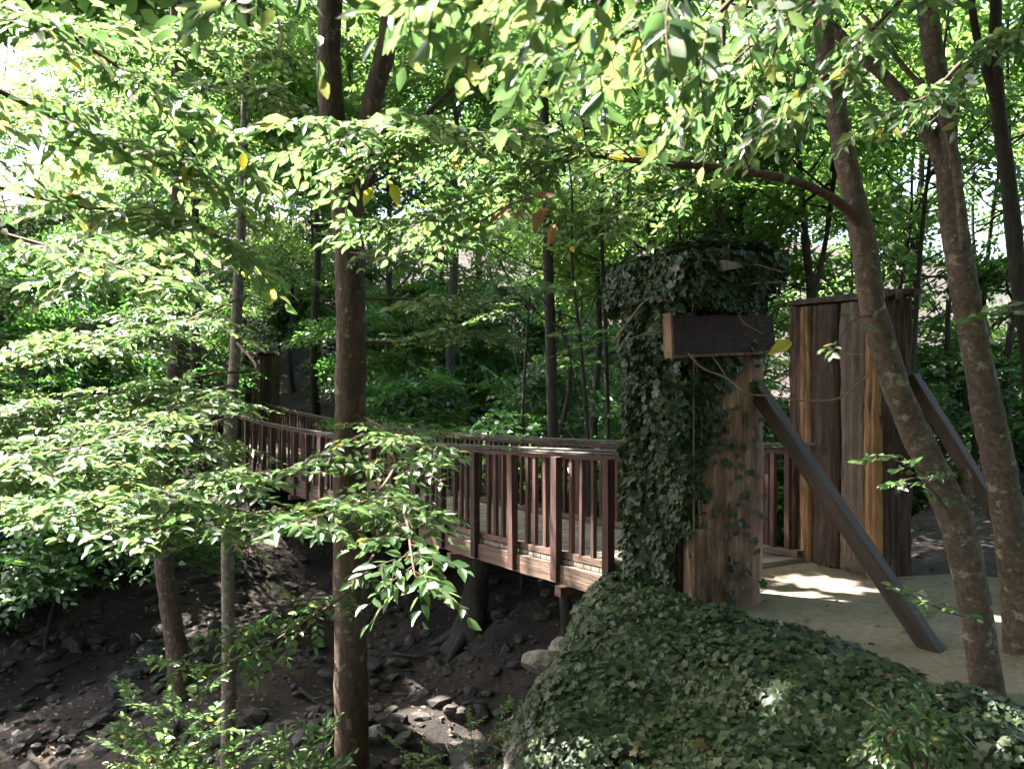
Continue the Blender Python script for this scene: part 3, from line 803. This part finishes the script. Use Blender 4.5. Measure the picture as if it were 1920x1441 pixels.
branch_part(t1, [
    ([(640,860,6.0), (560,880,5.2), (470,890,4.6), (360,915,4.1), (240,930,3.8), (100,940,3.6)], .016, 22, .6, .1, dict(start=.25, tilt=.4)),
    ([(655,950,6.0), (600,940,5.2), (500,960,4.4), (420,970,4.0), (300,985,3.7), (200,990,3.5)], .014, 18, .55, .1, dict(start=.3, tilt=.4)),
    ([(690,820,6.0), (740,860,5.0), (700,930,4.3), (620,960,3.9), (540,985,3.6)], .012, 14, .5, .105, dict(start=.25, tilt=.4)),
    ([(680,900,6.0), (730,930,4.8), (760,970,4.0), (770,1030,3.6), (780,1090,3.4)], .012, 15, .42, .105, dict(start=.25, tilt=.45, droop=.25)),
    ([(680,780,6.0), (730,805,5.2), (790,830,4.6), (830,860,4.2)], .01, 12, .45, .09, dict(start=.2, tilt=.4)),
    ([(700,1040,5.0), (650,1110,4.4), (560,1170,4.1), (480,1220,3.95), (390,1250,3.8), (300,1235,3.7)], .008, 17, .26, .075, dict(start=.1, tilt=.5, second=False)),
    ([(620,1120,5.0), (540,1130,4.6), (450,1180,4.3), (380,1210,4.1)], .006, 9, .25, .075, dict(start=.1, tilt=.5, second=False)),
    ([(640,470,6.0), (720,480,5.6), (800,460,5.2), (900,440,4.8)], .012, 12, .5, .085, dict(start=.2, tilt=.45)),
    ([(670,560,6.0), (760,560,6.4), (860,570,6.8), (960,560,7.2), (1060,530,7.4)], .012, 14, .6, .11, dict(start=.2, tilt=.45)),
    ([(670,640,6.0), (760,640,6.4), (860,620,6.8), (940,640,7.1)], .01, 10, .6, .1, dict(start=.2, tilt=.45)),
])
branch_part(t3, [
    ([(440,720,7.5), (400,730,6.2), (340,760,5.2), (260,800,4.7), (170,830,4.3), (60,850,4.1)], .012, 28, .65, .1, dict(start=.2, tilt=.4)),
    ([(436,780,7.5), (380,800,6.0), (300,850,5.0), (200,880,4.5), (60,900,4.1), (-60,900,4)], .012, 30, .65, .1, dict(start=.2, tilt=.4)),
    ([(445,560,7.5), (380,590,6.4), (290,620,5.8), (190,640,5.4), (60,660,5.0), (-60,670,4.8)], .012, 30, .7, .1, dict(start=.15, tilt=.45)),
    ([(443,640,7.5), (480,690,6.6), (400,700,5.9), (250,730,5.5), (100,760,5.2), (-40,790,5.0)], .012, 30, .75, .1, dict(start=.48, tilt=.4)),
    ([(450,470,7.5), (400,450,6), (330,440,5), (250,480,4.4), (160,520,4)], .012, 16, .6, .1, dict(start=.2, tilt=.5)),
    ([(430,900,7.5), (350,920,6.6), (220,950,6), (100,970,5.6), (-40,960,5.2)], .012, 30, .65, .1, dict(start=.2, tilt=.4)),
])
branch_part(t2, [
    ([(334,600,12), (250,610,10.5), (150,640,9.5), (40,660,9), (-80,690,8.6)], .02, 44, 1.2, .12, dict(start=.1, tilt=.45)),
    ([(330,500,12), (230,500,10.8), (120,520,10), (0,540,9.4), (-90,560,9)], .02, 44, 1.2, .12, dict(start=.1, tilt=.45)),
    ([(330,420,12), (240,390,11), (130,400,10), (20,420,9.6)], .02, 40, 1.2, .12, dict(start=.1, tilt=.5)),
    ([(320,760,12), (240,760,10.5), (140,790,9.5), (20,830,9), (-80,850,8.6)], .02, 40, 1.2, .12, dict(start=.1, tilt=.45)),
    ([(335,560,12), (400,520,12.5), (480,500,13), (560,520,13.4)], .02, 18, 1.0, .12, dict(start=.1, tilt=.5)),
    ([(333,380,12), (420,330,12.5), (500,300,13), (580,260,13.4)], .02, 20, 1.1, .12, dict(start=.1, tilt=.5)),
])
# a tree standing left of the camera whose limbs hang into the view
def offscreen_tree(name, label, foot, top, r, mat, crowns):
    mb = MB(); foot = np.array(foot, float); foot[2] = hz(foot[0], foot[1])-.2
    top = np.array(top, float); mid = (foot+top)/2+np.array([.15, .1, 0])
    mb.tube([foot, mid, top], [r*1.2, r, r*.35], 12, .04, True, 8)
    f0 = foot.copy(); f0[2] += .2
    t = empty(name, f0, label, 'tree')
    LV = Leaves()
    for (c, rr, n) in crowns:
        crown(LV, c, rr, n, .2, .3)
        for j in range(5):
            a = unit(RNG.normal(0, 1, 3))*np.array(rr)*.6; a[2] = abs(a[2])*.3
            s0 = foot*.25+top*.75
            mb.tube([s0, s0*.5+(np.array(c)+a)*.5+[0, 0, .3], np.array(c)+a], [r*.45, r*.28, .015], 6, .05, True, 4)
    LV.filter(cut_for_sun)
    link('crown', LV.mesh(name+'_crown', T_FAR), M['leaf_far'], t)
    mb.build('trunk', mat, t, True)
    return t
ta = offscreen_tree('beech_tree', 'tree whose large pale leaves hang blown out by the sun at the upper corner', (-3.4, 2.2, 0), (-3.6, 2.6, 8), .11, M['bark_brown'], [((-3, .6, 9.4), (3.0, 2.2, 1.5), 140)])
branch_part(ta, [
    ([(-100,120,2.8), (80,210,2.9), (220,270,2.95), (330,300,3.0), (400,340,3.0)], .01, 14, .42, .095, dict(tilt=.6, droop=.25)),
    ([(-80,330,3.0), (120,380,3.0), (260,400,3.0), (380,430,3.0), (470,480,3.0)], .01, 16, .4, .095, dict(tilt=.6, droop=.25)),
    ([(-60,420,3.6), (120,470,3.5), (250,510,3.4), (340,530,3.4)], .01, 12, .4, .09, dict(tilt=.6, droop=.25)),
    ([(-60,-40,2.8), (120,60,2.9), (260,150,3.0), (380,220,3.1), (500,330,3.2)], .01, 18, .45, .095, dict(tilt=.6, droop=.25)),
    ([(-60,20,5), (100,60,5), (260,80,5), (400,60,5), (520,90,5)], .012, 20, .7, .1, dict(tilt=.6, droop=.2)),
    ([(-60,180,6), (100,190,6), (260,180,6), (420,160,6), (560,200,6)], .012, 20, .8, .1, dict(tilt=.6, droop=.2)),
])
tc_ = offscreen_tree('beech_tree', 'tall unseen tree added past the edge of the view to shade the ravine floor', (-12.6, 18.2, 0), (-12.2, 18, 12.5), .14, M['bark_dark'], [((-10.7, 18, 11.9), (3.3, 2.5, 1.3), 210)])  # unseen tree put in to shade the ravine floor
tb = offscreen_tree('beech_tree', 'tree whose big olive leaves droop close along the upper edge of the view', (1.9, .2, 0), (1.2, 1.2, 7), .1, M['bark_grey'], [((.4, 3.4, 7.6), (3, 2.6, 1.3), 150), ((3.4, 4.6, 8.2), (3, 2.6, 1.3), 120)])
hang = dict(tilt=.8, droop=.5, ang=60, more=1.4, size=.7)
branch_part(tb, [
    ([(1250,-160,1.5), (1120,-60,1.5), (1000,-10,1.5), (880,0,1.5), (760,-10,1.5)], .008, 15, .2, .08, hang),
    ([(1300,-140,1.7), (1260,-10,1.7), (1180,60,1.75), (1060,90,1.8), (960,110,1.8)], .008, 15, .22, .08, hang),
    ([(1450,-140,2), (1380,-10,2), (1300,60,2), (1200,110,2.1), (1100,160,2.2)], .008, 16, .24, .078, hang),
    ([(1700,-120,2.3), (1560,-20,2.3), (1440,60,2.3), (1360,130,2.3), (1280,200,2.3)], .008, 16, .3, .078, hang),
    ([(1730,-40,2.6), (1640,50,2.6), (1540,150,2.6), (1470,210,2.6), (1420,240,2.6)], .008, 12, .3, .078, dict(tilt=.7, droop=.45)),
    ([(900,-140,1.7), (850,-60,1.7), (800,-20,1.7), (760,10,1.7)], .008, 8, .18, .08, hang),
    ([(560,-120,2.0), (500,-40,2), (440,0,2), (380,10,2)], .008, 8, .2, .08, hang),
    ([(1800,120,3), (1740,180,3), (1680,200,3), (1610,240,3)], .008, 9, .25, .075, dict(tilt=.7, droop=.35)),
    ([(2000,30,3.2), (1900,60,3.2), (1830,110,3.2), (1780,160,3.2)], .008, 9, .3, .075, dict(tilt=.7, droop=.35)),
    ([(2000,560,3.2), (1930,580,3.1), (1870,575,3.0)], .006, 4, .2, .08, dict(tilt=.6, second=False)),
])
mb = MB()
mb.tube([at(*p) for p in ((1354,-150,2.6),(1355,0,2.6),(1358,120,2.6),(1366,210,2.6),(1385,260,2.6),(1408,330,2.6))], np.linspace(.009, .004, 6), 6, .08, True, 5)
mb.build('twig', M['twig'], tb, True); mb = MB()
mb.tube([at(*p) for p in ((1030,40,1.9),(1000,42,1.9),(950,38,1.9),(870,60,1.9))], [.004]*4, 5, .05, True, 4)
mb.build('twig', M['twig'], tb, True)
# a few leaves that have turned, hanging on their twig
LV = Leaves(); mb = MB()
mb.tube([at(*p) for p in ((900,415,3.4),(950,385,3.4),(1000,368,3.4))], [.005, .004, .003], 5, 0, True, 4)
for (px, py, dx, dz) in ((1000,368,1,.05), (1030,390,-.9,-.6), (1020,395,-.5,-.9), (1042,420,-.35,-1)):
    LV.add([at(px, py, 3.4)], [[dx, -.2, dz]], [[.2, -1, .5]], [.095], [.42])
for (px, py) in ((960,385), (985,392), (940,400)):
    LV.add([at(px, py, 3.4)], [[-.6, -.3, -.5]], [[.2, -.7, .6]], [.07], [.45], [.3])
sp = mb.build('dead_sprig', M['twig'], t4, True)
l_ = link('dead_leaves', LV.mesh('dead_leaves', T_NEAR), M['dead_leaf'], t4); l_.parent = sp; l_.location = (0, 0, 0)
LV = Leaves()
for (px, py, d, dx, dz, s) in ((1485,640,5,-1,-.45,.16), (1195,268,4.0,.4,-.9,.1), (1170,300,4.0,-.8,.2,.08), (1512,165,2.6,-.6,-.5,.07), (735,345,3.5,.3,-.9,.1), (700,350,3.5,-.4,-.8,.09),
                              (455,285,3.0,.1,-1,.07), (365,300,2.9,-.3,-.8,.1), (1560,150,2.5,.8,.5,.06), (1380,140,2.5,-.9,-.2,.05)):
    LV.add([at(px, py, d)], [[dx, -.2, dz]], [[.1, -1, .5]], [s], [.5])
link('yellow_leaves', LV.mesh('yellow_leaves', T_NEAR), M['yellow_leaf'], t4)

# ------------------------------------------------------------------ the wood behind: a few kinds, copied
def tree_kind(height, crown_r, crown_h, base_frac, nsp, leaf, mat, r, lean=0.0, lmat='leaf_far'):
    """trunk mesh + crown mesh round the origin"""
    mb = MB()
    pts = [np.array([lean*(z/height)**2*height+RNG.normal(0, .06), RNG.normal(0, .06), z]) for z in np.linspace(-.4, height*.96, 8)]
    mb.tube(pts, np.linspace(r*1.15, r*.25, 8), 9, .05, True, 4)
    cz = height*(base_frac+1)/2; c = np.array([lean*height*.5, 0, cz])
    for j in range(12):
        f = RNG.uniform(base_frac*.8, .9); z = f*height
        o = np.array([lean*f*f*height, 0, z]); a = RNG.uniform(0, 6.28); l = crown_r*RNG.uniform(.5, .95)
        e = o+np.array([math.cos(a)*l, math.sin(a)*l, l*RNG.uniform(.3, .9)])
        mb.tube([o, (o+e)/2+[0, 0, -.1], e], [r*.35, r*.22, .012], 5, .05, True, 4)
    LV = Leaves()
    crown(LV, c, (crown_r, crown_r, crown_h), nsp, leaf, .35)
    return mb.mesh('trunk', True), LV.mesh('crown', T_FAR), mat, lmat
KINDS = [tree_kind(13, 3.0, 5.2, .22, 120, .15, 'bark_dark', .11, .03),
         tree_kind(11, 2.6, 4.6, .2, 110, .14, 'bark_dark', .085, -.05),
         tree_kind(15, 3.4, 5.6, .28, 140, .16, 'bark_dark', .13, .02),
         tree_kind(9, 2.4, 3.9, .2, 100, .13, 'bark_dark', .06, .08),
         tree_kind(8.5, 1.7, 2.4, .55, 24, .11, 'bark_dark', .05, .06),
         tree_kind(7.5, 1.5, 2.2, .5, 20, .11, 'bark_dark', .038, -.1),
         tree_kind(11, 2.0, 3.0, .55, 30, .12, 'bark_dark', .085, .03),
         tree_kind(16, 4.2, 3.8, .5, 260, .17, 'bark_dark', .14, .02)]
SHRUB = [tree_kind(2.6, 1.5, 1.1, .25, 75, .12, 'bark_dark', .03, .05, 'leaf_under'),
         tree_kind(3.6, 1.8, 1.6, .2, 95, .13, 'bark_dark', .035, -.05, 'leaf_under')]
for tm_, cm_, bm_, lm_ in KINDS+SHRUB:
    tm_.materials.append(M[bm_]); cm_.materials.append(M[lm_])
def plant(kind, x, y, rot, sc_, name, label, cat, group):
    tm_, cm_, bm_, lm_ = kind
    t = empty(name, (x, y, hz(x, y)), label, cat, group)
    t.rotation_euler = (0, 0, rot); t.scale = (sc_, sc_, sc_*RNG.uniform(.92, 1.1))
    for nm, me_ in (('trunk' if name.endswith('tree') else 'stem', tm_), ('crown', cm_)):
        o = bpy.data.objects.new(nm, me_); COL.objects.link(o); o.parent = t
    return t
def plant_px(px, d, k, sc_, *a):
    plant(k, (px-960)/F*d, d, RNG.uniform(0, 6.28), sc_, *a)

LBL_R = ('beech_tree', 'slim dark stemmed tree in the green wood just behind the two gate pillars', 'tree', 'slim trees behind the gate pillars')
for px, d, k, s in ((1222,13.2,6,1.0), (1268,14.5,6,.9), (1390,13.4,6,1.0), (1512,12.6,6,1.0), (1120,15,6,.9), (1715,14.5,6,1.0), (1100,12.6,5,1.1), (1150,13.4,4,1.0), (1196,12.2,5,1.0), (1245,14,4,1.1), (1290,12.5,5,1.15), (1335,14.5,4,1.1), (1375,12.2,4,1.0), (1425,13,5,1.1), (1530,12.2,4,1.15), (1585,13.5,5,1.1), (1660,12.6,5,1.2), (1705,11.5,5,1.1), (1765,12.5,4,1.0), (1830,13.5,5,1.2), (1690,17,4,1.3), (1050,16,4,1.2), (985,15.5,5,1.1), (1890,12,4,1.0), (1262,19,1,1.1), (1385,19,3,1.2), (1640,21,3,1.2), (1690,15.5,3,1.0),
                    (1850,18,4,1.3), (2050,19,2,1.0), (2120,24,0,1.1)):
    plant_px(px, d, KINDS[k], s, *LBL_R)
LBL_C = ('beech_tree', 'leafy tree on the slope across the ravine, seen above the middle of the bridge', 'tree', 'trees on the slope across the ravine')
for px, d, k, s in ((664,22.9,7,1.0), (370,22.5,7,.95), (595,28.5,7,1.0), (850,20.5,7,.9), (720,24,0,1.0), (830,27,1,1.1), (1000,30,2,1.0), (900,37,2,1.2), (690,38,2,1.1), (1080,36,2,1.2), (600,36,0,1.1), (1330,36,2,1.2)):
    plant_px(px, d, KINDS[k], s, *LBL_C)
LBL_L = ('beech_tree', 'dark trunk on the far bank round the opposite bridge end', 'tree', 'trunks on the far bank')
for px, d, k, s in ((465,28,0,1.0), (545,33,1,1.15), (585,35,3,1.4), (400,36,2,1.0), (300,33,0,1.0), (190,30,3,1.0), (60,34,3,1.1), (-20,40,3,1.3), (500,42,2,1.1), (250,44,2,1.0), (330,24,3,1.0), (240,38,1,1.2)):
    plant_px(px, d, KINDS[k], s, *LBL_L)
LBL_S = ('undergrowth_shrub', 'bushy dark green undergrowth shrub between the bridge railing and the wood', 'shrub', 'shrubs behind the railing')
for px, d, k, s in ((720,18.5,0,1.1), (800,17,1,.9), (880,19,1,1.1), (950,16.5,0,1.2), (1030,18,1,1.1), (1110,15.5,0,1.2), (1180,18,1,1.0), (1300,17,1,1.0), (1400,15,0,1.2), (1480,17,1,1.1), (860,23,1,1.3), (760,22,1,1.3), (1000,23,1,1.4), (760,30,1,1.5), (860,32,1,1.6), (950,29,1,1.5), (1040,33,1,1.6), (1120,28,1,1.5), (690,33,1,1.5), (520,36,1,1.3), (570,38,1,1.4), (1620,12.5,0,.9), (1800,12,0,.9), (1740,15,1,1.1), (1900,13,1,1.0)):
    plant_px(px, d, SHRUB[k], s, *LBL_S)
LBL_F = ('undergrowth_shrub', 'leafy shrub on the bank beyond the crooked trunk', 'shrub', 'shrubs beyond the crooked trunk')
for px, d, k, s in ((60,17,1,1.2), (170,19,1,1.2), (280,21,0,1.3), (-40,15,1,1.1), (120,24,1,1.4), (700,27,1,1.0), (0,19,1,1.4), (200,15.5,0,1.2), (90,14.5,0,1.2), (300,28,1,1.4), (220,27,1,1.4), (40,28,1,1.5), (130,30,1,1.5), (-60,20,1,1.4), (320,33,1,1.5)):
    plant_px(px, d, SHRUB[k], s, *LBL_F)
# unseen trees added round about to shade the ravine and the path
for i, (x, y, k, s, lab) in enumerate(((-13,15,0,1.1,'tall unseen tree shading the bend of the ravine'), (-3,-7,2,1.0,'unseen tree behind the viewpoint'),
                                    (6,-4,0,1.1,'unseen tree behind the path'), (9,5,1,1.2,'unseen tree beyond the path edge'), (-7,-6,2,1.0,'tall unseen tree on the slope behind the viewpoint'), (1.5,-7,0,1.1,'unseen tree behind the viewpoint beside the path'), (10,-1,2,1.0,'tall unseen tree beyond the path behind the viewpoint'), (5,-10,2,1.0,'farther unseen tree behind the viewpoint'), (-2,-13,2,1.1,'farthest unseen tree behind the viewpoint'), (13,3,0,1.1,'farther unseen tree past the path edge'), (-10,-8,2,1.1,'unseen tree low on the slope behind the viewpoint'), (-8,-1,0,1.0,'unseen tree on the slope below the viewpoint'))):
    plant(KINDS[k], x, y, RNG.uniform(0, 6.28), s, 'beech_tree', lab, 'tree', None)

for i in range(26):  # ring of unseen trees added to cut the ambient light from behind
    a = math.radians(-168+i*7.4); r_ = (8, 13, 18)[i % 3]+RNG.uniform(-1, 1)
    plant(KINDS[(7, 2, 0, 7)[i % 4]], r_*math.cos(a)+1, r_*math.sin(a)-1, RNG.uniform(0, 6.28), 1.05, 'beech_tree',
          'tall unseen beech tree added to close the canopy behind the viewpoint', 'tree', 'unseen trees behind the viewpoint')
# trees by name in the middle distance
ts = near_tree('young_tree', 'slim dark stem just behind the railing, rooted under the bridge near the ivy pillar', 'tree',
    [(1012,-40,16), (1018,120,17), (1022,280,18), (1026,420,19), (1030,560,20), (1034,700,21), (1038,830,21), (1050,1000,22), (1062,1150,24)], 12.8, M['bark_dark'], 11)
LV = Leaves(); crown(LV, at(1020, 60, 13.2), (2.2, 2.0, 1.8), 45, .13, .35)
link('crown', LV.mesh('young_crown', T_FAR), M['leaf_far'], ts)
mb = MB()
b0 = at(886, 1195, 14.4); b0[2] = hz(b0[0], b0[1])
mb.tube([b0+[-.1, 0, -.3], b0+[0, 0, .15], b0+[.05, 0, .8], b0+[.16, 0, 1.5], b0+[.22, .1, 2.2], b0+[.2, .1, 2.9]], [.42, .3, .2, .19, .17, .05], 12, .1, True, 4)
mb.tube([b0+[.03, 0, .7], b0+[-.08, .1, 1.3], b0+[-.12, .1, 2.0]], [.14, .12, .07], 9, .1, True, 4)
for a in (0, 1.3, 2.9, 4.2, 5.2): mb.tube([b0+[0, 0, .25], b0+[.35*math.cos(a), .35*math.sin(a), .02], b0+[.75*math.cos(a), .75*math.sin(a), -.2]], [.13, .09, .04], 7, .1, True, 3)
se = empty('dead_tree', b0, 'dark forked dead trunk with flared roots seen under the bridge deck', 'tree')
mb.build('trunk', M['bark_dark'], se, True)

# shrub in the stones at the bottom, by the pale slender trunk
def bush(name, label, foot, stems, leaf, mat='leaf'):
    foot = np.array(foot, float); foot[2] = hz(foot[0], foot[1])
    t = empty(name, foot, label, 'shrub')
    LV = Leaves(); mb = MB()
    for (tip, ntw, twl) in stems:
        tip = np.array(tip); mid = foot*.45+tip*.55+np.array([0, 0, .25])
        leafy(LV, mb, [foot, mid, tip], .008, ntw, twl, leaf, start=.35, tilt=.45)
    mb.build('stem', M['twig'], t, True)
    link('leaves', LV.mesh(name+'_leaves', T_NEAR), M[mat], t)
bush('hazel_shrub', 'sunlit leafy shrub by the foot of the pale slender trunk', at(390, 1560, 6.0),
     [(at(x, y, d), 9, .5) for x, y, d in ((250,1290,5.2), (320,1300,5.0), (400,1330,5.2), (300,1380,4.9), (240,1350,5.2), (370,1260,5.4), (350,1410,4.8), (440,1400,5.1), (280,1430,4.8))], .085)
bush('hazel_shrub', 'low shaded shrub between the thick trunk and the slender one', at(560, 1560, 5.6),
     [(at(x, y, d), 8, .4) for x, y, d in ((520,1370,5), (580,1390,4.9), (610,1350,5.2), (490,1420,4.8), (560,1430,4.7), (620,1420,4.8))], .08)
bush('hazel_shrub', 'small pale green sprig growing from the dark gully beside the ivy bank', at(900, 1480, 8.0),
     [(at(x, y, d), 6, .35) for x, y, d in ((950,1315,7.6), (880,1340,7.8), (800,1400,7.4), (740,1390,7.2), (960,1380,7.6))], .075)
bush('hazel_shrub', 'pale leafed seedling on the lower edge of the ivy bank', at(1735, 1500, 3.3),
     [(at(x, y, d), 6, .22) for x, y, d in ((1740,1390,3.3), (1690,1420,3.2), (1780,1400,3.3), (1650,1435,3.1))], .06)
bush('hazel_shrub', 'little green plant at the path edge behind the slab pillar', st(4.3, 7.3),
     [(st(4.3+a, 7.3+b, .35+c), 5, .3) for a, b, c in ((.2, .1, .2), (-.3, .1, .1), (0, .4, .3), (-.5, -.1, 0))], .07)

# ------------------------------------------------------------------ stones
def rock_mesh(name, seed, sub=3, flat=.6, rough=.22):
    import bmesh
    r = np.random.default_rng(seed)
    bm = bmesh.new(); bmesh.ops.create_icosphere(bm, subdivisions=sub, radius=1)
    pl = unit(r.normal(0, 1, (9, 3))); lim = r.uniform(.6, .9, 9)
    ph = r.uniform(0, 6, 6)
    for v in bm.verts:
        p = np.array(v.co)
        for q, l in zip(pl, lim):
            k = p@q
            if k > l: p = p-q*(k-l)*.9
        p = p*(1+rough*.3*math.sin(p[0]*5+ph[0])*math.sin(p[1]*6+ph[1])+rough*.2*math.sin(p[2]*11+ph[2]+p[0]*9))
        v.co = (p[0], p[1]*.85, p[2]*flat)
    me = bpy.data.meshes.new(name); bm.to_mesh(me); bm.free()
    return me
ROCKS = [rock_mesh('rock', i, 3, .5+.06*i) for i in range(6)]
for q in ROCKS: q.materials.append(M['rock'])
PALE = [rock_mesh('pale_rock', 20+i, 3, .7) for i in range(3)]
for q in PALE: q.materials.append(M['rock_pale'])
def rock(me_, x, y, s, label, group=None, sink=.3, dz=0):
    o = bpy.data.objects.new('rock', me_); COL.objects.link(o)
    o.location = (x, y, hz(x, y)+s*(.5-sink)+dz); o.scale = (s, s*RNG.uniform(.7, 1.1), s*RNG.uniform(.7, 1.1)); o.rotation_euler = (RNG.normal(0, .2), RNG.normal(0, .2), RNG.uniform(0, 6.28))
    return tag(o, label, 'rock', group)
def rock_px(me_, px, py, s, label, group=None, **k):
    # where the view ray meets the ground
    d = 3.0
    while d < 40:
        p = at(px, py, d)
        if p[2] <= hz(p[0], p[1]): break
        d += .05
    return rock(me_, p[0], p[1], s, label, group, **k)
cnt = 0
for k in range(70):
    px, py = RNG.uniform(-20, 640), RNG.uniform(1040, 1440)
    rock_px(ROCKS[k % 6], px, py, RNG.uniform(.07, .2), 'grey stone among the tumbled stones of the dry ravine floor', 'stones on the ravine floor')
for k in range(26):
    px, py = RNG.uniform(690, 940), RNG.uniform(1130, 1440)
    rock_px(ROCKS[k % 6], px, py, RNG.uniform(.07, .22), 'dark stone lying in the gully under the bridge', 'stones under the bridge')
rock_px(ROCKS[1], 890, 1430, .36, 'broad rounded grey rock at the bottom of the gully')
rock_px(PALE[0], 700, 1385, .2, 'small pale sunlit stone beside the thick trunk')
rock_px(ROCKS[3], 280, 1235, .26, 'upright mossy stone beside the crooked trunk foot')
for (s, t, sz, lab, z) in ((5.62, 3.45, .2, 'pale rock jutting from the edge of the ivy bank below the bridge end', -.5), (4.25, 2.5, .22, 'pale rock at the lower edge of the ivy bank', -.55), (6.1, 4.0, .2, 'pale rock under the first bridge planks', -.6)):
    p = st(s, t); o = rock(PALE[cnt % 3], p[0], p[1], sz, lab); o.location[2] = z; cnt += 1

# scree: small stones nobody could count
def scatter(npts, xr, yr, keep):
    x = RNG.uniform(*xr, npts); y = RNG.uniform(*yr, npts)
    s = U[0]*x+U[1]*y; t = W[0]*x+W[1]*y
    m = keep(s, t); return x[m], y[m]
x, y = scatter(5200, (-16, 8), (5, 22), lambda s, t: (s > np.interp(t, [-6, 0, 2.3, 4.2, 8], [-2, 3.5, 5.6, 7.2, 8])) & (s < 22))
base = np.array(ROCKS[0].vertices[0].co)
import bmesh
bm = bmesh.new(); bmesh.ops.create_icosphere(bm, subdivisions=1, radius=1)
rv = np.array([v.co[:] for v in bm.verts]); rf = np.array([[v.index for v in f.verts] for f in bm.faces]); bm.free()
n = len(x); sz = .035+.13*RNG.random(n)**2.5
V = rv[None]*(1+RNG.normal(0, .16, (n, len(rv), 1)))*np.stack([sz*RNG.uniform(.8, 1.3, n), sz*RNG.uniform(.7, 1.1, n), sz*RNG.uniform(.35, .7, n)], -1)[:, None]
a = RNG.uniform(0, 6.28, n); ca, sa = np.cos(a)[:, None], np.sin(a)[:, None]
V = np.stack([V[..., 0]*ca-V[..., 1]*sa, V[..., 0]*sa+V[..., 1]*ca, V[..., 2]+V[..., 0]*.2], -1)+np.stack([x, y, H(x, y)+sz*.2], -1)[:, None]
Fc = (rf[None]+(np.arange(n)*len(rv))[:, None, None]).reshape(-1, 3)
me = bpy.data.meshes.new('scree'); me.from_pydata(V.reshape(-1, 3).tolist(), [], Fc.tolist())
tag(link('stone_rubble', me, M['rock']), 'small tumbled stones covering the dry ravine floor', 'stones', None, 'stuff')
for pts, r, lab in ((((40,1300),(110,1255),(190,1215)), .02, 'thin fallen stick lying on the bare slope of the ravine'), (((560,1290),(620,1330),(700,1350),(760,1380)), .035, 'crooked fallen branch crossing the stones behind the thick trunk'),
                    (((740,1225),(830,1235),(930,1262)), .025, 'fallen branch beside the dead trunk roots'), (((120,1390),(230,1330),(330,1325)), .03, 'grey fallen branch near the sunlit shrub')):
    P = []
    for px, py in pts:
        d = 3.0
        while d < 40:
            q = at(px, py, d)
            if q[2] <= hz(q[0], q[1])+.03: break
            d += .03
        P.append(q)
    mb = MB(); mb.tube(P, np.linspace(r, r*.4, len(P)), 7, .1, True, 6)
    m_ = (P[0]+P[1])/2; mb.tube([m_, m_+(P[1]-P[0])*.25+[.08, .12, .1], m_+(P[1]-P[0])*.4+[.2, .25, .12]], [r*.5, r*.35, .005], 5, .1, True, 4)
    tag(mb.build('fallen_branch', M['bark_dark'], None, True), lab, 'branch')
# leaf litter
LV = Leaves()
x, y = scatter(26000, (-18, 12), (2, 32), lambda s, t: (t < 3.9) | (t > 6.9) | (s > 6.5))
n = len(x)
P = np.stack([x, y, H(x, y)+.015+RNG.random(n)*.03], -1)
LV.add(P, RNG.normal(0, 1, (n, 3))*[1, 1, .25], np.array([0, 0, 1])+RNG.normal(0, .3, (n, 3)), .085*RNG.uniform(.6, 1.2, n))
x2, y2 = scatter(5200, (0, 8), (2, 9), lambda s, t: (t > 4.0) & (t < 7.2) & (s < 5.5) & (RNG.random(len(s)) < .16+.9*np.exp(-(t-4.1)**2/.06)+.6*np.exp(-(t-6.3)**2/.06)))
P = np.stack([x2, y2, np.full(len(x2), .035)], -1)
LV.add(P, RNG.normal(0, 1, (len(x2), 3))*[1, 1, .2], np.array([0, 0, 1])+RNG.normal(0, .25, (len(x2), 3)), .055*RNG.uniform(.35, 1.2, len(x2)))
tag(link('leaf_litter', LV.mesh('litter', T_FAR), M['litter']), 'dry brown fallen leaves strewn over the forest floor', 'leaf litter', None, 'stuff')

# ------------------------------------------------------------------ light, sky, camera
w = bpy.data.worlds.new('World'); sc.world = w; w.use_nodes = True
nt = w.node_tree
sky = nt.nodes.new('ShaderNodeTexSky'); sky.sky_type = 'NISHITA'; sky.sun_disc = False
elev = math.asin(SUN[2]); az = math.atan2(SUN[0], SUN[1])
sky.sun_elevation = elev; sky.sun_rotation = az
sky.air_density = 1.0; sky.dust_density = 5.0; sky.ozone_density = .6
nt.links.new(sky.outputs[0], nt.nodes['Background'].inputs[0])
nt.nodes['Background'].inputs[1].default_value = .1
ld = bpy.data.lights.new('sun', 'SUN'); ld.energy = 5; ld.angle = math.radians(.5); ld.color = (1, .95, .86)
so = bpy.data.objects.new('sun', ld); COL.objects.link(so)
so.rotation_euler = Vector(-SUN).to_track_quat('-Z', 'Y').to_euler(); so.location = (-10, 6, 20)

cam = bpy.data.cameras.new('camera'); co = bpy.data.objects.new('camera', cam); COL.objects.link(co)
co.location = (0, 0, EYE); co.rotation_euler = (math.pi/2, 0, 0)
cam.sensor_width = 36; cam.lens = 30; cam.clip_end = 600; cam.clip_start = .05
cam.dof.use_dof = True; cam.dof.focus_distance = 7.0; cam.dof.aperture_fstop = 5.6
sc.camera = co
sc.view_settings.view_transform = 'Standard'; sc.view_settings.look = 'None'; sc.view_settings.gamma = 1
sc.view_settings.exposure = 3.25
cy = sc.cycles
cy.use_denoising = True
cy.max_bounces = 8; cy.diffuse_bounces = 3; cy.glossy_bounces = 2; cy.transmission_bounces = 4; cy.transparent_max_bounces = 4
cy.sample_clamp_indirect = 6; cy.caustics_reflective = False; cy.caustics_refractive = False
cy.use_adaptive_sampling = True; cy.adaptive_threshold = .02
